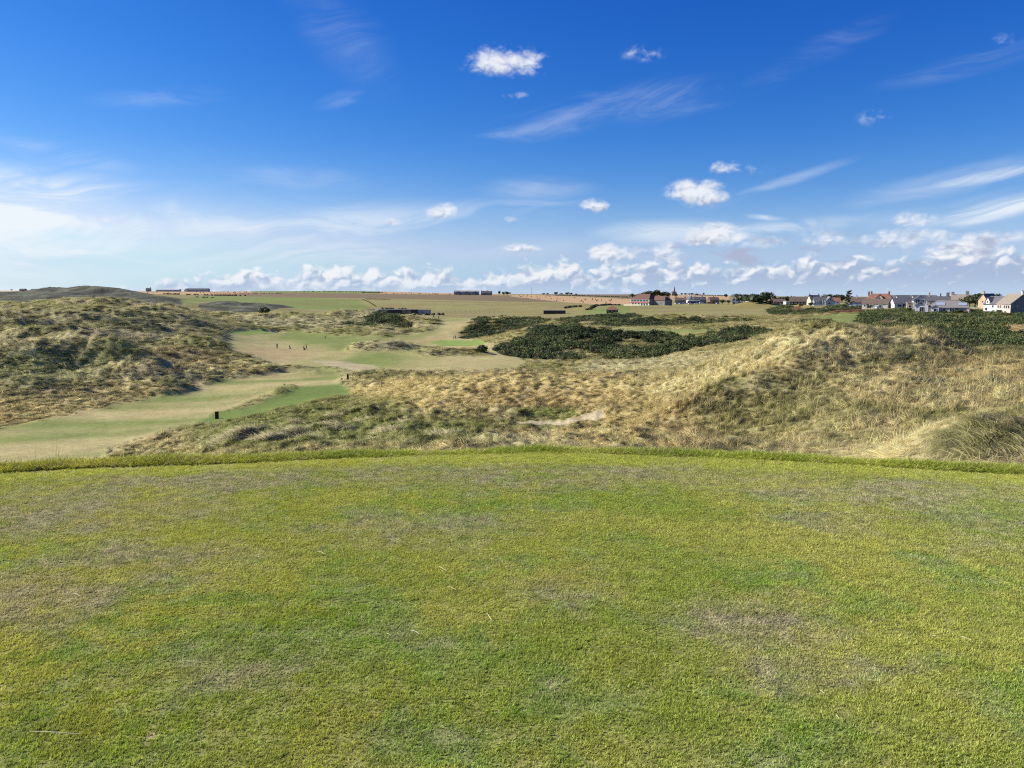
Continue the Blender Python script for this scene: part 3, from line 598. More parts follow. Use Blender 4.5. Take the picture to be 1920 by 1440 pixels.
# ------------------------------------------------------------------ the tee
TEE_FRONT = lambda x: 7.72 - 0.036 * x * x + .05 * np.sin(x * 1.1 + .6) + .03 * np.sin(x * 2.7)
def tee_color(T):
    """worn turf: lush, yellow, thin purple-brown and bare places, by where they lie on the tee"""
    p = worldpos(T)
    w = T.node('ShaderNodeVectorMath', operation='ADD')
    T.l.new(p, w.inputs[0])
    wn = T.node('ShaderNodeTexNoise'); wn.inputs['Scale'].default_value = 2.2; wn.inputs['Detail'].default_value = 4
    T.l.new(p, wn.inputs['Vector'])
    sc = T.node('ShaderNodeVectorMath', operation='SCALE'); T.l.new(wn.outputs['Color'], sc.inputs[0]); sc.inputs['Scale'].default_value = .5
    T.l.new(sc.outputs[0], w.inputs[1])
    q = w.outputs[0]
    big = T.noise(q, .62, 5, .62); mid = T.noise(q, 1.7, 5, .65); fine = T.noise(p, 11, 3, .6)
    sep = T.node('ShaderNodeSeparateXYZ'); T.l.new(q, sep.inputs[0]); X, Y = sep.outputs[0], sep.outputs[1]
    worn = None
    def place(px, py, rx, ry, amt):
        nonlocal worn
        y = EYE * FL / (py - HOR) ; x = (px - 960) / FL * y
        hx = rx / FL * y; hy = EYE * FL / (py - ry - HOR) - y
        u = T.mul(T.sub(X, x + .25), 1 / hx); v = T.mul(T.sub(Y, y + .25), 1 / abs(hy))
        f = T.mul(T.sub(1.0, T.ss(T.m('SQRT', T.add(T.mul(u, u), T.mul(v, v))), .25, 1.25)), amt)
        worn = f if worn is None else T.mx(worn, f)
    for a in ((120, 960, 330, 45, .62), (330, 905, 330, 22, .60), (-20, 1150, 210, 60, .72), (260, 1060, 220, 45, .50), (640, 905, 200, 18, .42), (760, 1000, 220, 30, .42), (1290, 900, 260, 20, .52), (1700, 930, 330, 35, .55), (1850, 1010, 200, 50, .40),
              (1420, 1190, 170, 48, .58), (1560, 1280, 200, 45, .42), (430, 1300, 170, 60, .34), (960, 985, 160, 22, .30), (1040, 895, 1000, 26, .46), (400, 890, 500, 22, .5), (1080, 1120, 150, 40, .34), (1640, 990, 200, 25, .42)):
        place(a[0], a[1], a[2] * 1.35, a[3] * 1.3, a[4] * .82)
    wsig = T.add(T.mul(worn, .72), T.add(T.mul(T.sub(mid, .44), 1.25), T.mul(T.sub(T.noise(q, 5.5, 4, .65), .5), .8)))
    wf = T.ss(wsig, .02, .70)
    green = T.mix(T.ss(big, .34, .64), (.31, .385, .068), (.455, .46, .108))
    green = T.mix(T.mul(T.ss(mid, .47, .64), .85), green, (.245, .385, .052))
    worn_c = T.mix(T.ss(fine, .35, .65), (.38, .345, .205), (.52, .455, .29))
    c = T.mix(T.mul(wf, .90), green, worn_c)
    ye = T.mul(T.ss(T.noise(q, 2.6, 3, .6), .57, .72), .6)
    c = T.mix(T.mul(ye, .6), c, (.46, .47, .095))
    # lighter yellow-green collar along the lip
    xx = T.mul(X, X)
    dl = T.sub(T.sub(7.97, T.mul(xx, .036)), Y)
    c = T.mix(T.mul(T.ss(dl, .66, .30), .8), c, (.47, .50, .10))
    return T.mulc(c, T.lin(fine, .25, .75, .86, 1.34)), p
def m_tee(T):
    c, p = tee_color(T)
    n = T.noise(p, 60, 3, .7)
    sandy = T.ss(T.noise(p, 3.2, 2, .5), .70, .76)
    c = T.mix(T.mul(sandy, .8), T.mulc(T.mix(.5, c, (.16, .13, .07)), .8), (.45, .36, .24))
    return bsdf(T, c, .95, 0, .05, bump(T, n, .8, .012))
M_TEE = mat('tee_turf_soil', m_tee)
def blade_shader(T, c, trans=.35, rough=.55):
    d = T.node('ShaderNodeBsdfPrincipled'); T.l.new(c, d.inputs['Base Color']); d.inputs['Roughness'].default_value = rough
    d.inputs['Specular IOR Level'].default_value = .25
    t = T.node('ShaderNodeBsdfTranslucent'); T.l.new(T.hsv(c, .49, 1.12, 1.15), t.inputs[0])
    mx = T.node('ShaderNodeMixShader'); mx.inputs[0].default_value = trans
    T.l.new(d.outputs[0], mx.inputs[1]); T.l.new(t.outputs[0], mx.inputs[2]); return mx.outputs[0]
def m_turf(T):
    c, p = tee_color(T)
    r = T.node('ShaderNodeAttribute', attribute_name='tone', attribute_type='GEOMETRY').outputs['Fac']
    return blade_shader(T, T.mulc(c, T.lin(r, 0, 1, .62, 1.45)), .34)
M_TURF = mat('mown_grass_blades', m_turf)
def m_tuft(T):
    a = T.node('ShaderNodeAttribute', attribute_name='col', attribute_type='INSTANCER')
    r = T.node('ShaderNodeAttribute', attribute_name='tone', attribute_type='GEOMETRY').outputs['Fac']
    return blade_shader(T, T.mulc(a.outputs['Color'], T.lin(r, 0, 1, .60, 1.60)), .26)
M_TUFT = mat('dune_grass_blades', m_tuft)
def m_gorse(T):
    a = T.node('ShaderNodeAttribute', attribute_name='col', attribute_type='INSTANCER')
    r = T.node('ShaderNodeAttribute', attribute_name='tone', attribute_type='GEOMETRY').outputs['Fac']
    return blade_shader(T, T.mulc(a.outputs['Color'], T.lin(r, 0, 1, .55, 1.6)), .15, .6)
M_GORSE = mat('gorse_sprigs', m_gorse)

def build_tee():
    xs = np.linspace(-12, 12, 121); V = []; Fc = []
    ts = np.concatenate([np.linspace(0, 1, 40), [1.03, 1.07, 1.13]])
    for t in ts:
        for x in xs:
            yf = float(TEE_FRONT(x)); y = -9 + (yf + 9) * min(t, 1) + max(0, t - 1) * 12
            z = .012 * math.sin(x * .7 + y) - (max(0, t - 1) * 12) ** 1.4 * 1.5 - (0.10 if t >= 1.1 else 0)
            V.append((x, y, z))
    n = len(xs)
    for i in range(len(ts) - 1):
        for j in range(n - 1): Fc.append((i * n + j, i * n + j + 1, (i + 1) * n + j + 1, (i + 1) * n + j))
    me = mesh_np('tee', V, Fc, M_TEE)
    for p in me.polygons: p.use_smooth = True
    tag(link(bpy.data.objects.new('tee', me)), kind='structure')
build_tee()

def blades(name, n, spread, length, width, lean, seg, m, curl=.5, wind=0.0, clump=0, seed=0, square=False, stiff=.9, dome=False):
    """a patch of grass blades as one small mesh; every blade carries its own tone"""
    r = np.random.default_rng(seed); V = []; Fc = []; tone = []
    cl = [(r.uniform(-1, 1), r.uniform(-1, 1), r.uniform(.0, 1), r.uniform(0, 6.28)) for _ in range(max(clump, 1))]
    for b in range(n):
        if square: x, y = r.uniform(-spread, spread, 2)
        else:
            rr = spread * math.sqrt(r.uniform()); th = r.uniform(0, 6.283); x, y = rr * math.cos(th), rr * math.sin(th)
        L = length * r.uniform(.55, 1.15); W = width * r.uniform(.7, 1.3)
        a = r.uniform(0, 6.283)
        if clump:
            k = min(range(clump), key=lambda q: (cl[q][0] * spread - x) ** 2 + (cl[q][1] * spread - y) ** 2)
            a = cl[k][3] + r.normal(0, .7); L *= .7 + .5 * cl[k][2]
        ln = abs(r.normal(lean, lean * .35))
        dx, dy = math.cos(a) * math.sin(ln) + wind * r.uniform(.6, 1.3), math.sin(a) * math.sin(ln)
        if not square: dx += .35 * x / spread; dy += .35 * y / spread
        d = Vector((dx, dy, stiff)).normalized()
        side = Vector((-d.y, d.x, 0)); side = side.normalized() if side.length > 1e-4 else Vector((1, 0, 0))
        f = r.uniform(0, 3.14); side = (side * math.cos(f) + d.cross(side) * math.sin(f)).normalized()
        p = Vector((x, y, -.012 * length)); t = r.uniform(0, 1); i0 = len(V)
        for s in range(seg + 1):
            w = W * (1 - (s / seg) ** 1.6) * .5
            if s < seg:
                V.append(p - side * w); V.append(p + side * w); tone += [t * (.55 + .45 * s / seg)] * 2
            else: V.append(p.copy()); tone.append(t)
            d = (d + Vector((dx * curl * .35 + wind * curl * .3, dy * curl * .35, -curl * .42 / seg * (s + .4)))).normalized()
            p = p + d * L / seg
        for s in range(seg - 1):
            q = i0 + 2 * s; Fc.append((q, q + 1, q + 3, q + 2))
        q = i0 + 2 * (seg - 1); Fc.append((q, q + 1, q + 2))
    if dome:                       # blades of a tussock lie like thatch: their faces look outwards
        cz = -.25 * length; V2 = [Vector(v) for v in V]; Nn = [Vector((v.x * 1.25 + .0, v.y * 1.25, v.z - cz)).normalized() for v in V2]
        for q, f in enumerate(Fc):
            g = (V2[f[1]] - V2[f[0]]).cross(V2[f[2]] - V2[f[0]])
            if g.dot(Nn[f[0]]) < 0: Fc[q] = tuple(reversed(f))
    me = mesh_np(name, V, Fc, m)
    if dome:
        for p in me.polygons: p.use_smooth = True
        me.normals_split_custom_set_from_vertices([tuple(n) for n in Nn])
    at = me.attributes.new('tone', 'FLOAT', 'POINT'); at.data.foreach_set('value', np.array(tone, np.float32))
    return bpy.data.objects.new(name, me)

def scatter(name, label, sources, P, rot, scl, idx, col=None, kind='stuff', cat=None):
    """one stuff object: a cloud of points that grows one of the source meshes at each point"""
    n = len(P)
    me = bpy.data.meshes.new(name); me.vertices.add(n); me.vertices.foreach_set('co', np.asarray(P, np.float32).ravel())
    def att(nm, typ, field, data):
        a = me.attributes.new(nm, typ, 'POINT'); a.data.foreach_set(field, np.ascontiguousarray(data).ravel())
    att('turn', 'FLOAT_VECTOR', 'vector', np.asarray(rot, np.float32)); att('size', 'FLOAT_VECTOR', 'vector', np.asarray(scl, np.float32))
    att('pick', 'INT', 'value', np.asarray(idx, np.int32))
    if col is not None:
        c4 = np.ones((n, 4), np.float32); c4[:, :3] = col; att('col', 'FLOAT_COLOR', 'color', c4)
    src = bpy.data.collections.new(name + '_sources')
    for k, s in enumerate(sources): s.name = f'{name}_source_{k:02d}'; src.objects.link(s)
    g = bpy.data.node_groups.new(name + '_growth', 'GeometryNodeTree')
    g.interface.new_socket('Geometry', in_out='INPUT', socket_type='NodeSocketGeometry')
    g.interface.new_socket('Geometry', in_out='OUTPUT', socket_type='NodeSocketGeometry')
    N, L = g.nodes, g.links
    gi = N.new('NodeGroupInput'); go = N.new('NodeGroupOutput')
    iop = N.new('GeometryNodeInstanceOnPoints'); ci = N.new('GeometryNodeCollectionInfo')
    ci.inputs['Collection'].default_value = src; ci.inputs['Separate Children'].default_value = True; ci.inputs['Reset Children'].default_value = True
    def na(nm, t):
        x = N.new('GeometryNodeInputNamedAttribute'); x.data_type = t; x.inputs['Name'].default_value = nm; return x.outputs['Attribute']
    e2r = N.new('FunctionNodeEulerToRotation')
    L.new(na('turn', 'FLOAT_VECTOR'), e2r.inputs[0])
    L.new(gi.outputs[0], iop.inputs['Points']); L.new(ci.outputs[0], iop.inputs['Instance'])
    iop.inputs['Pick Instance'].default_value = True
    L.new(na('pick', 'INT'), iop.inputs['Instance Index']); L.new(e2r.outputs[0], iop.inputs['Rotation']); L.new(na('size', 'FLOAT_VECTOR'), iop.inputs['Scale'])
    L.new(iop.outputs[0], go.inputs[0])
    o = link(bpy.data.objects.new(name, me)); md = o.modifiers.new('growth', 'NODES'); md.node_group = g
    tag(o, label, cat, None, kind); return o

# --- close-mown turf of the tee
def turf_patch(seed):
    """a round patch of many small tufts, cut short, with gaps between them"""
    r = np.random.default_rng(seed); V = []; Fc = []; tone = []
    for c in range(520):
        rr = .165 * math.sqrt(r.uniform()); th = r.uniform(0, 6.283); cx, cy = rr * math.cos(th), rr * math.sin(th)
        t0 = r.uniform(.1, .9); a0 = r.normal(.3, .9); hgt = r.uniform(.55, 1.25)
        for b in range(5):
            x, y = cx + r.normal(0, .0032), cy + r.normal(0, .0032); L = .0145 * hgt * r.uniform(.6, 1.2); w = .0019 * r.uniform(.8, 1.3)
            a = a0 + r.normal(0, .8); ln = r.uniform(.25, 1.05)
            d = Vector((math.cos(a) * math.sin(ln), math.sin(a) * math.sin(ln), math.cos(ln))); f = r.uniform(0, 3.14)
            s = Vector((math.cos(f), math.sin(f), 0)); i0 = len(V); p = Vector((x, y, -.001))
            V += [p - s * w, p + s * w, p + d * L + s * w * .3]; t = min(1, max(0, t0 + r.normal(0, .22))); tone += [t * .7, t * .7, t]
            Fc.append((i0, i0 + 1, i0 + 2))
    me = mesh_np('turf', V, Fc, M_TURF)
    at = me.attributes.new('tone', 'FLOAT', 'POINT'); at.data.foreach_set('value', np.array(tone, np.float32))
    return bpy.data.objects.new('turf', me)
def turf():
    src = [turf_patch(100 + k) for k in range(8)]
    P = []
    st = .205
    for q, gy in enumerate(np.arange(1.6, 8.1, st * .87)):
        for gx in np.arange(-7, 7.1, st):
            x = gx + (q % 2) * st / 2 + rng.uniform(-.05, .05); y = gy + rng.uniform(-.05, .05)
            if abs(x) > .80 * y + .7 or y > TEE_FRONT(x) - .12: continue
            P.append((x, y, .012 * math.sin(x * .7 + y)))
    P = np.array(P); n = len(P)
    rot = np.stack([np.zeros(n), np.zeros(n), rng.normal(0, .8, n)], -1)
    nz = fbm(P[:, 0] * 1.4, P[:, 1] * 1.4, 3, 5)
    scl = np.stack([np.ones(n), np.ones(n), 1 + .35 * nz], -1)
    scatter('mown_turf', 'close mown patchy green and brown turf of the tee', src, P, rot, scl, rng.integers(0, 8, n))
turf()

# --- uncut fringe along the lip of the tee
def fringe():
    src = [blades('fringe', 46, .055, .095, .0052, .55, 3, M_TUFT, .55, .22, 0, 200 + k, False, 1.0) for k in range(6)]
    P = []; C = []; Sc = []
    for k in range(7200):
        x = rng.uniform(-7.2, 7.2); off = rng.uniform(0, 1) ** 1.3 * .62
        y = float(TEE_FRONT(x)) + off
        z = -.01 - max(0, off - .18) * .42
        P.append((x, y, z))
        t = .5 + fbm(np.array([x * .8]), np.array([y * .8]), 3, 9)[0]
        left = sstep(-x, .5, 5)
        g = np.array((.36, .40, .065)); yl = np.array((.50, .44, .095)); dk = np.array((.22, .30, .045))
        g = g * 1.2; yl = yl * 1.15; c = g * (1 - .55 * left) + yl * .55 * left
        c = c * (1 - np.clip(t - .3, 0, .6)) + dk * np.clip(t - .3, 0, .6)
        if rng.uniform() < .10: c = np.array((.52, .45, .20))
        C.append(c * rng.uniform(.8, 1.15))
        h = (1.05 if off > .06 else .75) * (1.0 + .45 * sstep(-x, 1.5, 5) + .15 * sstep(x, 3, 6)) * (.60 + .75 * t) * .66
        Sc.append((1.0, 1.0, h))
    n = len(P)
    rot = np.stack([rng.normal(0, .1, n), rng.normal(0, .1, n), rng.normal(.15, .6, n)], -1)
    scatter('fringe_grass', 'uncut yellow green grass fringe along the lip of the tee', src, P, rot, Sc, rng.integers(0, 6, n), C)
    # a few taller stems and wiry blades standing up beyond the lip
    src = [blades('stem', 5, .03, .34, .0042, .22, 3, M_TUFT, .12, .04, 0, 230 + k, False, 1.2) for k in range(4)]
    P = []; Sc = []; C = []
    for px, h in ((28, 1.0), (44, .95), (62, .8), (88, 1.3), (93, 1.0), (104, .7), (112, .7), (118, .85), (122, .8), (137, .7), (142, .85), (150, .6), (186, 1.35), (10, .7), (-20, 1.0), (76, .6), (160, .6), (132, .6)):
        y = 7.95 - .036 * 25; x = (px - 960) / FL * y
        y = float(TEE_FRONT(x)) + rng.uniform(.25, .45); x = (px - 960) / FL * y
        P.append((x, y, -.10)); Sc.append((.8, .8, h * .8)); C.append(np.array((.17, .18, .06)) * rng.uniform(.8, 1.3))
    n = len(P)
    rot = np.stack([rng.normal(0, .15, n), rng.normal(.05, .25, n), rng.uniform(0, 6, n)], -1)
    scatter('wiry_grass', 'thin upright grass stems beyond the left end of the tee lip', src, P, rot, Sc, rng.integers(0, 4, n), C)
fringe()

# --- marram and rough grass of the dunes
def dunes():
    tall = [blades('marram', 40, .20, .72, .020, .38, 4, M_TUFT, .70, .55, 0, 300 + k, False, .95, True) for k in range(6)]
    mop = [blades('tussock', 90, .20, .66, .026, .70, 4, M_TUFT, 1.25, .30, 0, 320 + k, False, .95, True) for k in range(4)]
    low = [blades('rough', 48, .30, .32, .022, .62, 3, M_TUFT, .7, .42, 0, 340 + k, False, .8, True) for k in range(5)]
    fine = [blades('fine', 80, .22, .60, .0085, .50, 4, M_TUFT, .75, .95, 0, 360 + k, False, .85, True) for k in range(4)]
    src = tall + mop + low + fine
    k0 = .0043; n0 = 420000
    ly0, ly1 = math.log(9.5), math.log(430)
    # even over the camera view angles far off, even over the ground close by
    ly = np.log(np.exp(rng.uniform(ly0, ly1, n0)))
    u = rng.uniform(-.80, .80, n0); y = np.exp(ly); x = u * y
    s = np.maximum(.25, k0 * y)
    dens = (y * y / s ** 2); dens /= (1 / k0 ** 2)
    want = 1.6 * (ly1 - ly0) / k0 ** 2
    keep = rng.uniform(0, 1, n0) < .8 * dens * min(1, want / n0)
    x, y, s = x[keep], y[keep], s[keep]
    i, j = cell(x, y)
    reg = RG[i, j]
    z = ground_at(x, y)
    ok = ((reg == ROUGH) | (reg == BARE) | (reg == GOLD) | (reg == BRACKEN) | ((reg == GORSE) & (rng.uniform(0, 1, len(x)) < np.where(fbm(x * .06, y * .06, 3, 95) + .25 * fbm(x * .2, y * .2, 2, 99) < -.14, .95, .08))) | ((reg == MEADOW) & (rng.uniform(0, 1, len(x)) < .10)))
    ok &= (sandm[i, j] < .32) | (rng.uniform(0, 1, len(x)) < .16)
    ok &= in_view(x, y, z, 1.2)
    ppx = 960 + x / y * FL * KX; front = (ppx > 960) & (ppx < 1140) & (y > 64) & (y < 74)
    ok &= ~front | (rng.uniform(0, 1, len(x)) < .35)
    ok &= ~((y < TEE_FRONT(np.clip(x, -12, 12)) + 1.2) & (np.abs(x) < 12))
    x, y, z, s, i, j, reg = [a[ok] for a in (x, y, z, s, i, j, reg)]
    n = len(x)
    px = 960 + x / y * FL * KX; py = rowof(z, y)
    c = albedo(np.where(reg == GORSE, ROUGH, reg), px, py, y, x, y)
    clump = fbm(x * .55, y * .55, 2, 88); patch = fbm(x * .16, y * .16, 3, 90)
    rgt = sstep(px, 1120, 1320) * (1 - sstep(y, 90, 130)); lft = sstep(-x, 15, 45) * sstep(y, 95, 140)
    c = c * (1 - lft[:, None] * np.array((.03, -.03, -.10))) * (1.06 + .24 * lft + .08 * rgt + .75 * (1 - .45 * rgt) * clump + rng.normal(0, .15, n))[:, None]
    # bleached and fresh tufts among the rest
    pick = rng.uniform(0, 1, n)
    c = np.where((pick < .16)[:, None], c * .5 + PALE * .62, c)
    c = np.where((pick > .86)[:, None], c * .55 + np.array((.12, .15, .04)) * .45, c)
    c = np.clip(c * np.array((1.30, 1.26, 1.18)), .02, .70)
    right = sstep(px, 1120, 1320) * (1 - sstep(y, 90, 130))
    near_hollow = (1 - sstep(y, 70, 110)) * (1 - right)
    lk = rng.uniform(0, 1, n)
    p_tall = np.clip(.25 + .55 * right + .25 * patch, .05, .95)
    p_mop = np.clip(.14 + .5 * np.maximum(patch, 0) + .10 * near_hollow - .10 * right, 0, .6)
    idx = np.where(lk < p_tall, rng.integers(0, 6, n), np.where(lk < p_tall + p_mop, 6 + rng.integers(0, 4, n), 10 + rng.integers(0, 5, n)))
    close = (y < 33); idx = np.where(close, 15 + rng.integers(0, 4, n), idx)
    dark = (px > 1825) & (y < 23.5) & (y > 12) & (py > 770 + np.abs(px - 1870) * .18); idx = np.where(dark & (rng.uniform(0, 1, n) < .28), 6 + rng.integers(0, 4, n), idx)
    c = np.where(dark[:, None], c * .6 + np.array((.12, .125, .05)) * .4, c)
    wide = np.clip(s / .27, 1, 5.5)
    h = (.80 + .22 * rng.normal(0, 1, n) + .45 * patch + .75 * clump) * (.86 + .12 * right) * (.62 + .38 * sstep(y, 22, 50)) * np.clip(wide, 1, 2.2) ** .55
    edge = (gauss(gauss(((RG == FAIR) | (RG == TEEG) | (RG == GREEN) | (RG == WALK)).astype(np.float32), 3, 0), 3, 1))[i, j]
    h *= 1 - .75 * np.clip(edge * 2.2, 0, 1)
    gold_ridge = (py < 760) & (px > 640) & (px < 1240) & (y > 80) & (y < 130)
    h = np.where(gold_ridge, h * .8, h)
    h = np.where(reg == MEADOW, h * .4, h); h = np.where((reg == BARE), h * .6, h)
    hl = np.array([(420, 61), (445, 63), (470, 65), (515, 61), (525, 66), (560, 64), (600, 68), (620, 80), (655, 84), (690, 72), (640, 66), (560, 76), (770, 66), (840, 52), (730, 58), (495, 60), (585, 58)])
    for (hx, hd) in hl:            # big hanging tussocks below the lip
        near = ((px - hx) / FL * y) ** 2 + (y - hd) ** 2 < .8
        h = np.where(near, 1.5, h); idx = np.where(near, 6 + idx % 4, idx); wide = np.where(near, 1.9, wide); c = np.where(near[:, None], PALE * .95, c)
    h = np.where(dark, .66, h * .84); h = np.clip(h, .12, 2.2)
    scl = np.stack([wide * .95, wide * .95, h], -1)
    # blades lie over with the onshore wind, fanned a little by the slopes
    yaw = .10 + .45 * vnoise(x * .07, y * .07, 93) + rng.normal(0, .42, n)
    yaw = np.where(rng.uniform(0, 1, n) < .10, rng.uniform(-3, 3, n), yaw)
    rot = np.stack([rng.normal(0, .10, n), rng.normal(.05, .14, n), yaw], -1)
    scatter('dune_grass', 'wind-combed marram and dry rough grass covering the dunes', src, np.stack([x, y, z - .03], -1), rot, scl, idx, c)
    return n
print('dune tufts', dunes())

def gorse():
    def bush(k):
        r = np.random.default_rng(400 + k); V = []; Fc = []; tone = []
        lob = [(r.normal(0, .42), r.normal(0, .42), r.uniform(.25, .62), r.uniform(.32, .58)) for _ in range(7)]
        for q in range(190):
            lx, ly, lz, lr = lob[r.integers(0, 7)]
            v = Vector(r.normal(0, 1, 3)).normalized(); v.z = abs(v.z) * .95 - .12
            c = Vector((lx, ly, lz)) + v * lr * r.uniform(.72, 1.03)
            if c.z < -.05: c.z = .02
            a = Vector(r.normal(0, 1, 3)).normalized(); b = v.cross(a); b = b.normalized() if b.length > .01 else Vector((1, 0, 0)); a = (v * .5 + b.cross(v)).normalized()
            s = r.uniform(.08, .19); i0 = len(V)
            V += [c - b * s * .6, c + b * s * .6, c + b * s * .25 + a * s * 1.5, c - b * s * .3 + a * s * 1.3]
            Fc.append((i0, i0 + 1, i0 + 2, i0 + 3)); tone += [r.uniform(0, 1)] * 4
        me = mesh_np('gorse', V, Fc, M_GORSE)
        at = me.attributes.new('tone', 'FLOAT', 'POINT'); at.data.foreach_set('value', np.array(tone, np.float32))
        return bpy.data.objects.new('gorse', me)
    src = [bush(k) for k in range(6)]
    n0 = 300000
    y = np.exp(rng.uniform(math.log(100), math.log(760), n0)); u = rng.uniform(-.45, .80, n0); x = u * y
    s = np.maximum(.85, .0036 * y)
    i, j = cell(x, y); reg = RG[i, j]; z = ground_at(x, y)
    dens = y * y / s ** 2; want = 1.25 * math.log(7.6) * dens / n0 * 1.0
    ok = (reg == GORSE) & (rng.uniform(0, 1, n0) < want * 1.15) & in_view(x, y, z, 2.5)
    bare = fbm(x * .06, y * .06, 3, 95)
    ok &= (bare + .25 * fbm(x * .2, y * .2, 2, 99)) > -.16
    x, y, z, s, i, j, bare = [a[ok] for a in (x, y, z, s, i, j, bare)]
    n = len(x)
    t = sstep(fbm(x * .045, y * .045, 3, 97), -.3, .4)[:, None]
    c = np.array((.052, .074, .023)) * (1 - t) + np.array((.130, .150, .048)) * t
    c = np.where((rng.uniform(0, 1, n) < .07)[:, None], np.array((.10, .085, .045)), c) * rng.uniform(.7, 1.4, n)[:, None]
    w = np.clip(s / .95, 1, 3.2) * rng.uniform(.8, 1.35, n)
    h = np.clip(w, .9, 1.7) * rng.uniform(.6, 1.35, n) * (1 + .9 * fbm(x * .12, y * .12, 2, 101))
    h *= 1 - .45 * sstep(y, 260, 330)
    rot = np.stack([rng.normal(0, .1, n), rng.normal(.08, .1, n), rng.uniform(0, 6.28, n)], -1)
    scatter('gorse_thicket', 'dark green gorse thickets over the middle dunes', src, np.stack([x, y, z - .1], -1), rot, np.stack([w, w, h], -1), rng.integers(0, 6, n), c)
    return n
print('gorse bushes', gorse())
# ------------------------------------------------------------------ materials of built things
def dirt(name, col, rough=.8, var=.12, scale=.6): return plain(name, col, rough, var, scale)
W = dict(
 white=dirt('white_render', (.66, .65, .62)), cream=dirt('cream_render', (.60, .53, .39)), blue=dirt('pale_blue_render', (.50, .63, .72)), pink=dirt('pink_render', (.66, .46, .40)),
 red=dirt('red_painted_wall', (.50, .12, .10)), stone=dirt('grey_granite', (.22, .205, .19), var=.22), sand=dirt('sandstone', (.52, .38, .26), var=.2), dark=dirt('dark_timber', (.055, .048, .042)),
 brick=dirt('brown_brick', (.20, .11, .075), var=.2), bluegrey=dirt('blue_grey_boarding', (.30, .35, .40)), grey=dirt('grey_render', (.40, .39, .37)),
 slate=dirt('slate_roof', (.115, .115, .125), .6, .2, 1.2), browntile=dirt('brown_roof_tile', (.13, .10, .08), .8, .22, 1.2), redtile=dirt('red_roof_tile', (.24, .115, .08), .8, .22, 1.2),
 greytile=dirt('grey_roof_tile', (.22, .21, .20), .8, .18, 1.2), tan=dirt('tan_roof_tile', (.26, .22, .175), .8, .18, 1.2), clubroof=dirt('club_roof_tile', (.16, .085, .062), .8, .2, 1.0), paleroof=dirt('pale_metal_roof', (.55, .56, .56), .5),
 frame=plain('white_window_frame', (.75, .75, .74), .5), glass=mat('dark_window_glass', lambda T: bsdf(T, (.02, .028, .035), .08, 0, .6)), trim=plain('red_trim', (.50, .14, .10)), solar=mat('solar_glass', lambda T: bsdf(T, (.30, .36, .46), .18, 0, .6)),
 turq=plain('turquoise_paint', (.05, .55, .48)), yellow=plain('yellow_paint', (.75, .45, .03)), black=plain('black_paint', (.012, .012, .013), .5), wood=plain('weathered_wood', (.16, .11, .07)), steel=plain('galvanised_steel', (.35, .36, .37), .4, metal=.7),
 rust=plain('orange_brown_board', (.28, .10, .03)),
)
class MB:
    """collects boxes and prisms for one mesh"""
    def __init__(s): s.v = []; s.f = []; s.mi = []
    def face(s, pts, mi=0):
        i = len(s.v); s.v += [tuple(p) for p in pts]; s.f.append(tuple(range(i, i + len(pts)))); s.mi.append(mi)
    def box(s, c, d, mi=0, rz=0.0, top=1.0):
        x, y, z = c; a, b, h = d[0] / 2, d[1] / 2, d[2] / 2; i = len(s.v)
        cs, sn = math.cos(rz), math.sin(rz)
        for k, (sx, sy, sz) in enumerate(((-1,-1,-1),(1,-1,-1),(1,1,-1),(-1,1,-1),(-1,-1,1),(1,-1,1),(1,1,1),(-1,1,1))):
            t = top if sz > 0 else 1
            px, py = sx * a * t, sy * b * t
            s.v.append((x + px * cs - py * sn, y + px * sn + py * cs, z + sz * h))
        for f in ((0,3,2,1),(4,5,6,7),(0,1,5,4),(1,2,6,5),(2,3,7,6),(3,0,4,7)): s.f.append(tuple(i + q for q in f)); s.mi.append(mi)
    def cyl(s, p, q, r, r2=None, n=8, mi=0, cap=True):
        p, q = Vector(p), Vector(q); d = (q - p).normalized(); a = d.orthogonal().normalized(); b = d.cross(a); r2 = r if r2 is None else r2; i = len(s.v)
        for k in range(n):
            t = 6.28318 * k / n; o = a * math.cos(t) + b * math.sin(t); s.v.append(tuple(p + o * r)); s.v.append(tuple(q + o * r2))
        for k in range(n):
            m = (k + 1) % n; s.f.append((i + 2 * k, i + 2 * m, i + 2 * m + 1, i + 2 * k + 1)); s.mi.append(mi)
        if cap: s.f.append(tuple(i + 2 * k for k in range(n))[::-1]); s.f.append(tuple(i + 2 * k + 1 for k in range(n))); s.mi += [mi, mi]
    def mesh(s, name, mats, smooth=False):
        me = bpy.data.meshes.new(name); me.from_pydata(s.v, [], s.f)
        for m in mats: me.materials.append(m)
        me.polygons.foreach_set('material_index', np.array(s.mi, np.int32))
        if smooth: me.polygons.foreach_set('use_smooth', np.ones(len(s.f), bool))
        bm = bmesh.new(); bm.from_mesh(me); bmesh.ops.recalc_face_normals(bm, faces=bm.faces[:]); bm.to_mesh(me); bm.free()
        me.update(); return me
    def obj(s, name, mats, parent=None, smooth=False):
        if not isinstance(mats, (list, tuple)): mats = [mats]
        return link(bpy.data.objects.new(name, s.mesh(name, mats, smooth)), parent)
def thing(name, label, cat, loc, rz=0.0, group=None):
    o = bpy.data.objects.new(name, None); o.empty_display_size = .2; link(o); o.location = loc; o.rotation_euler = (0, 0, rz)
    return tag(o, label, cat, group)
def dup(o, loc=None, rz=None, label=None, sc=None):
    c = o.copy(); COL.objects.link(c)
    for ch in o.children:
        d = ch.copy(); COL.objects.link(d); d.parent = c
        for g in ch.children:
            e = g.copy(); COL.objects.link(e); e.parent = d
    if loc is not None: c.location = loc
    if rz is not None: c.rotation_euler = (0, 0, rz)
    if sc is not None: c.scale = (sc,) * 3 if not isinstance(sc, (tuple, list)) else sc
    if label: c['label'] = label
    return c

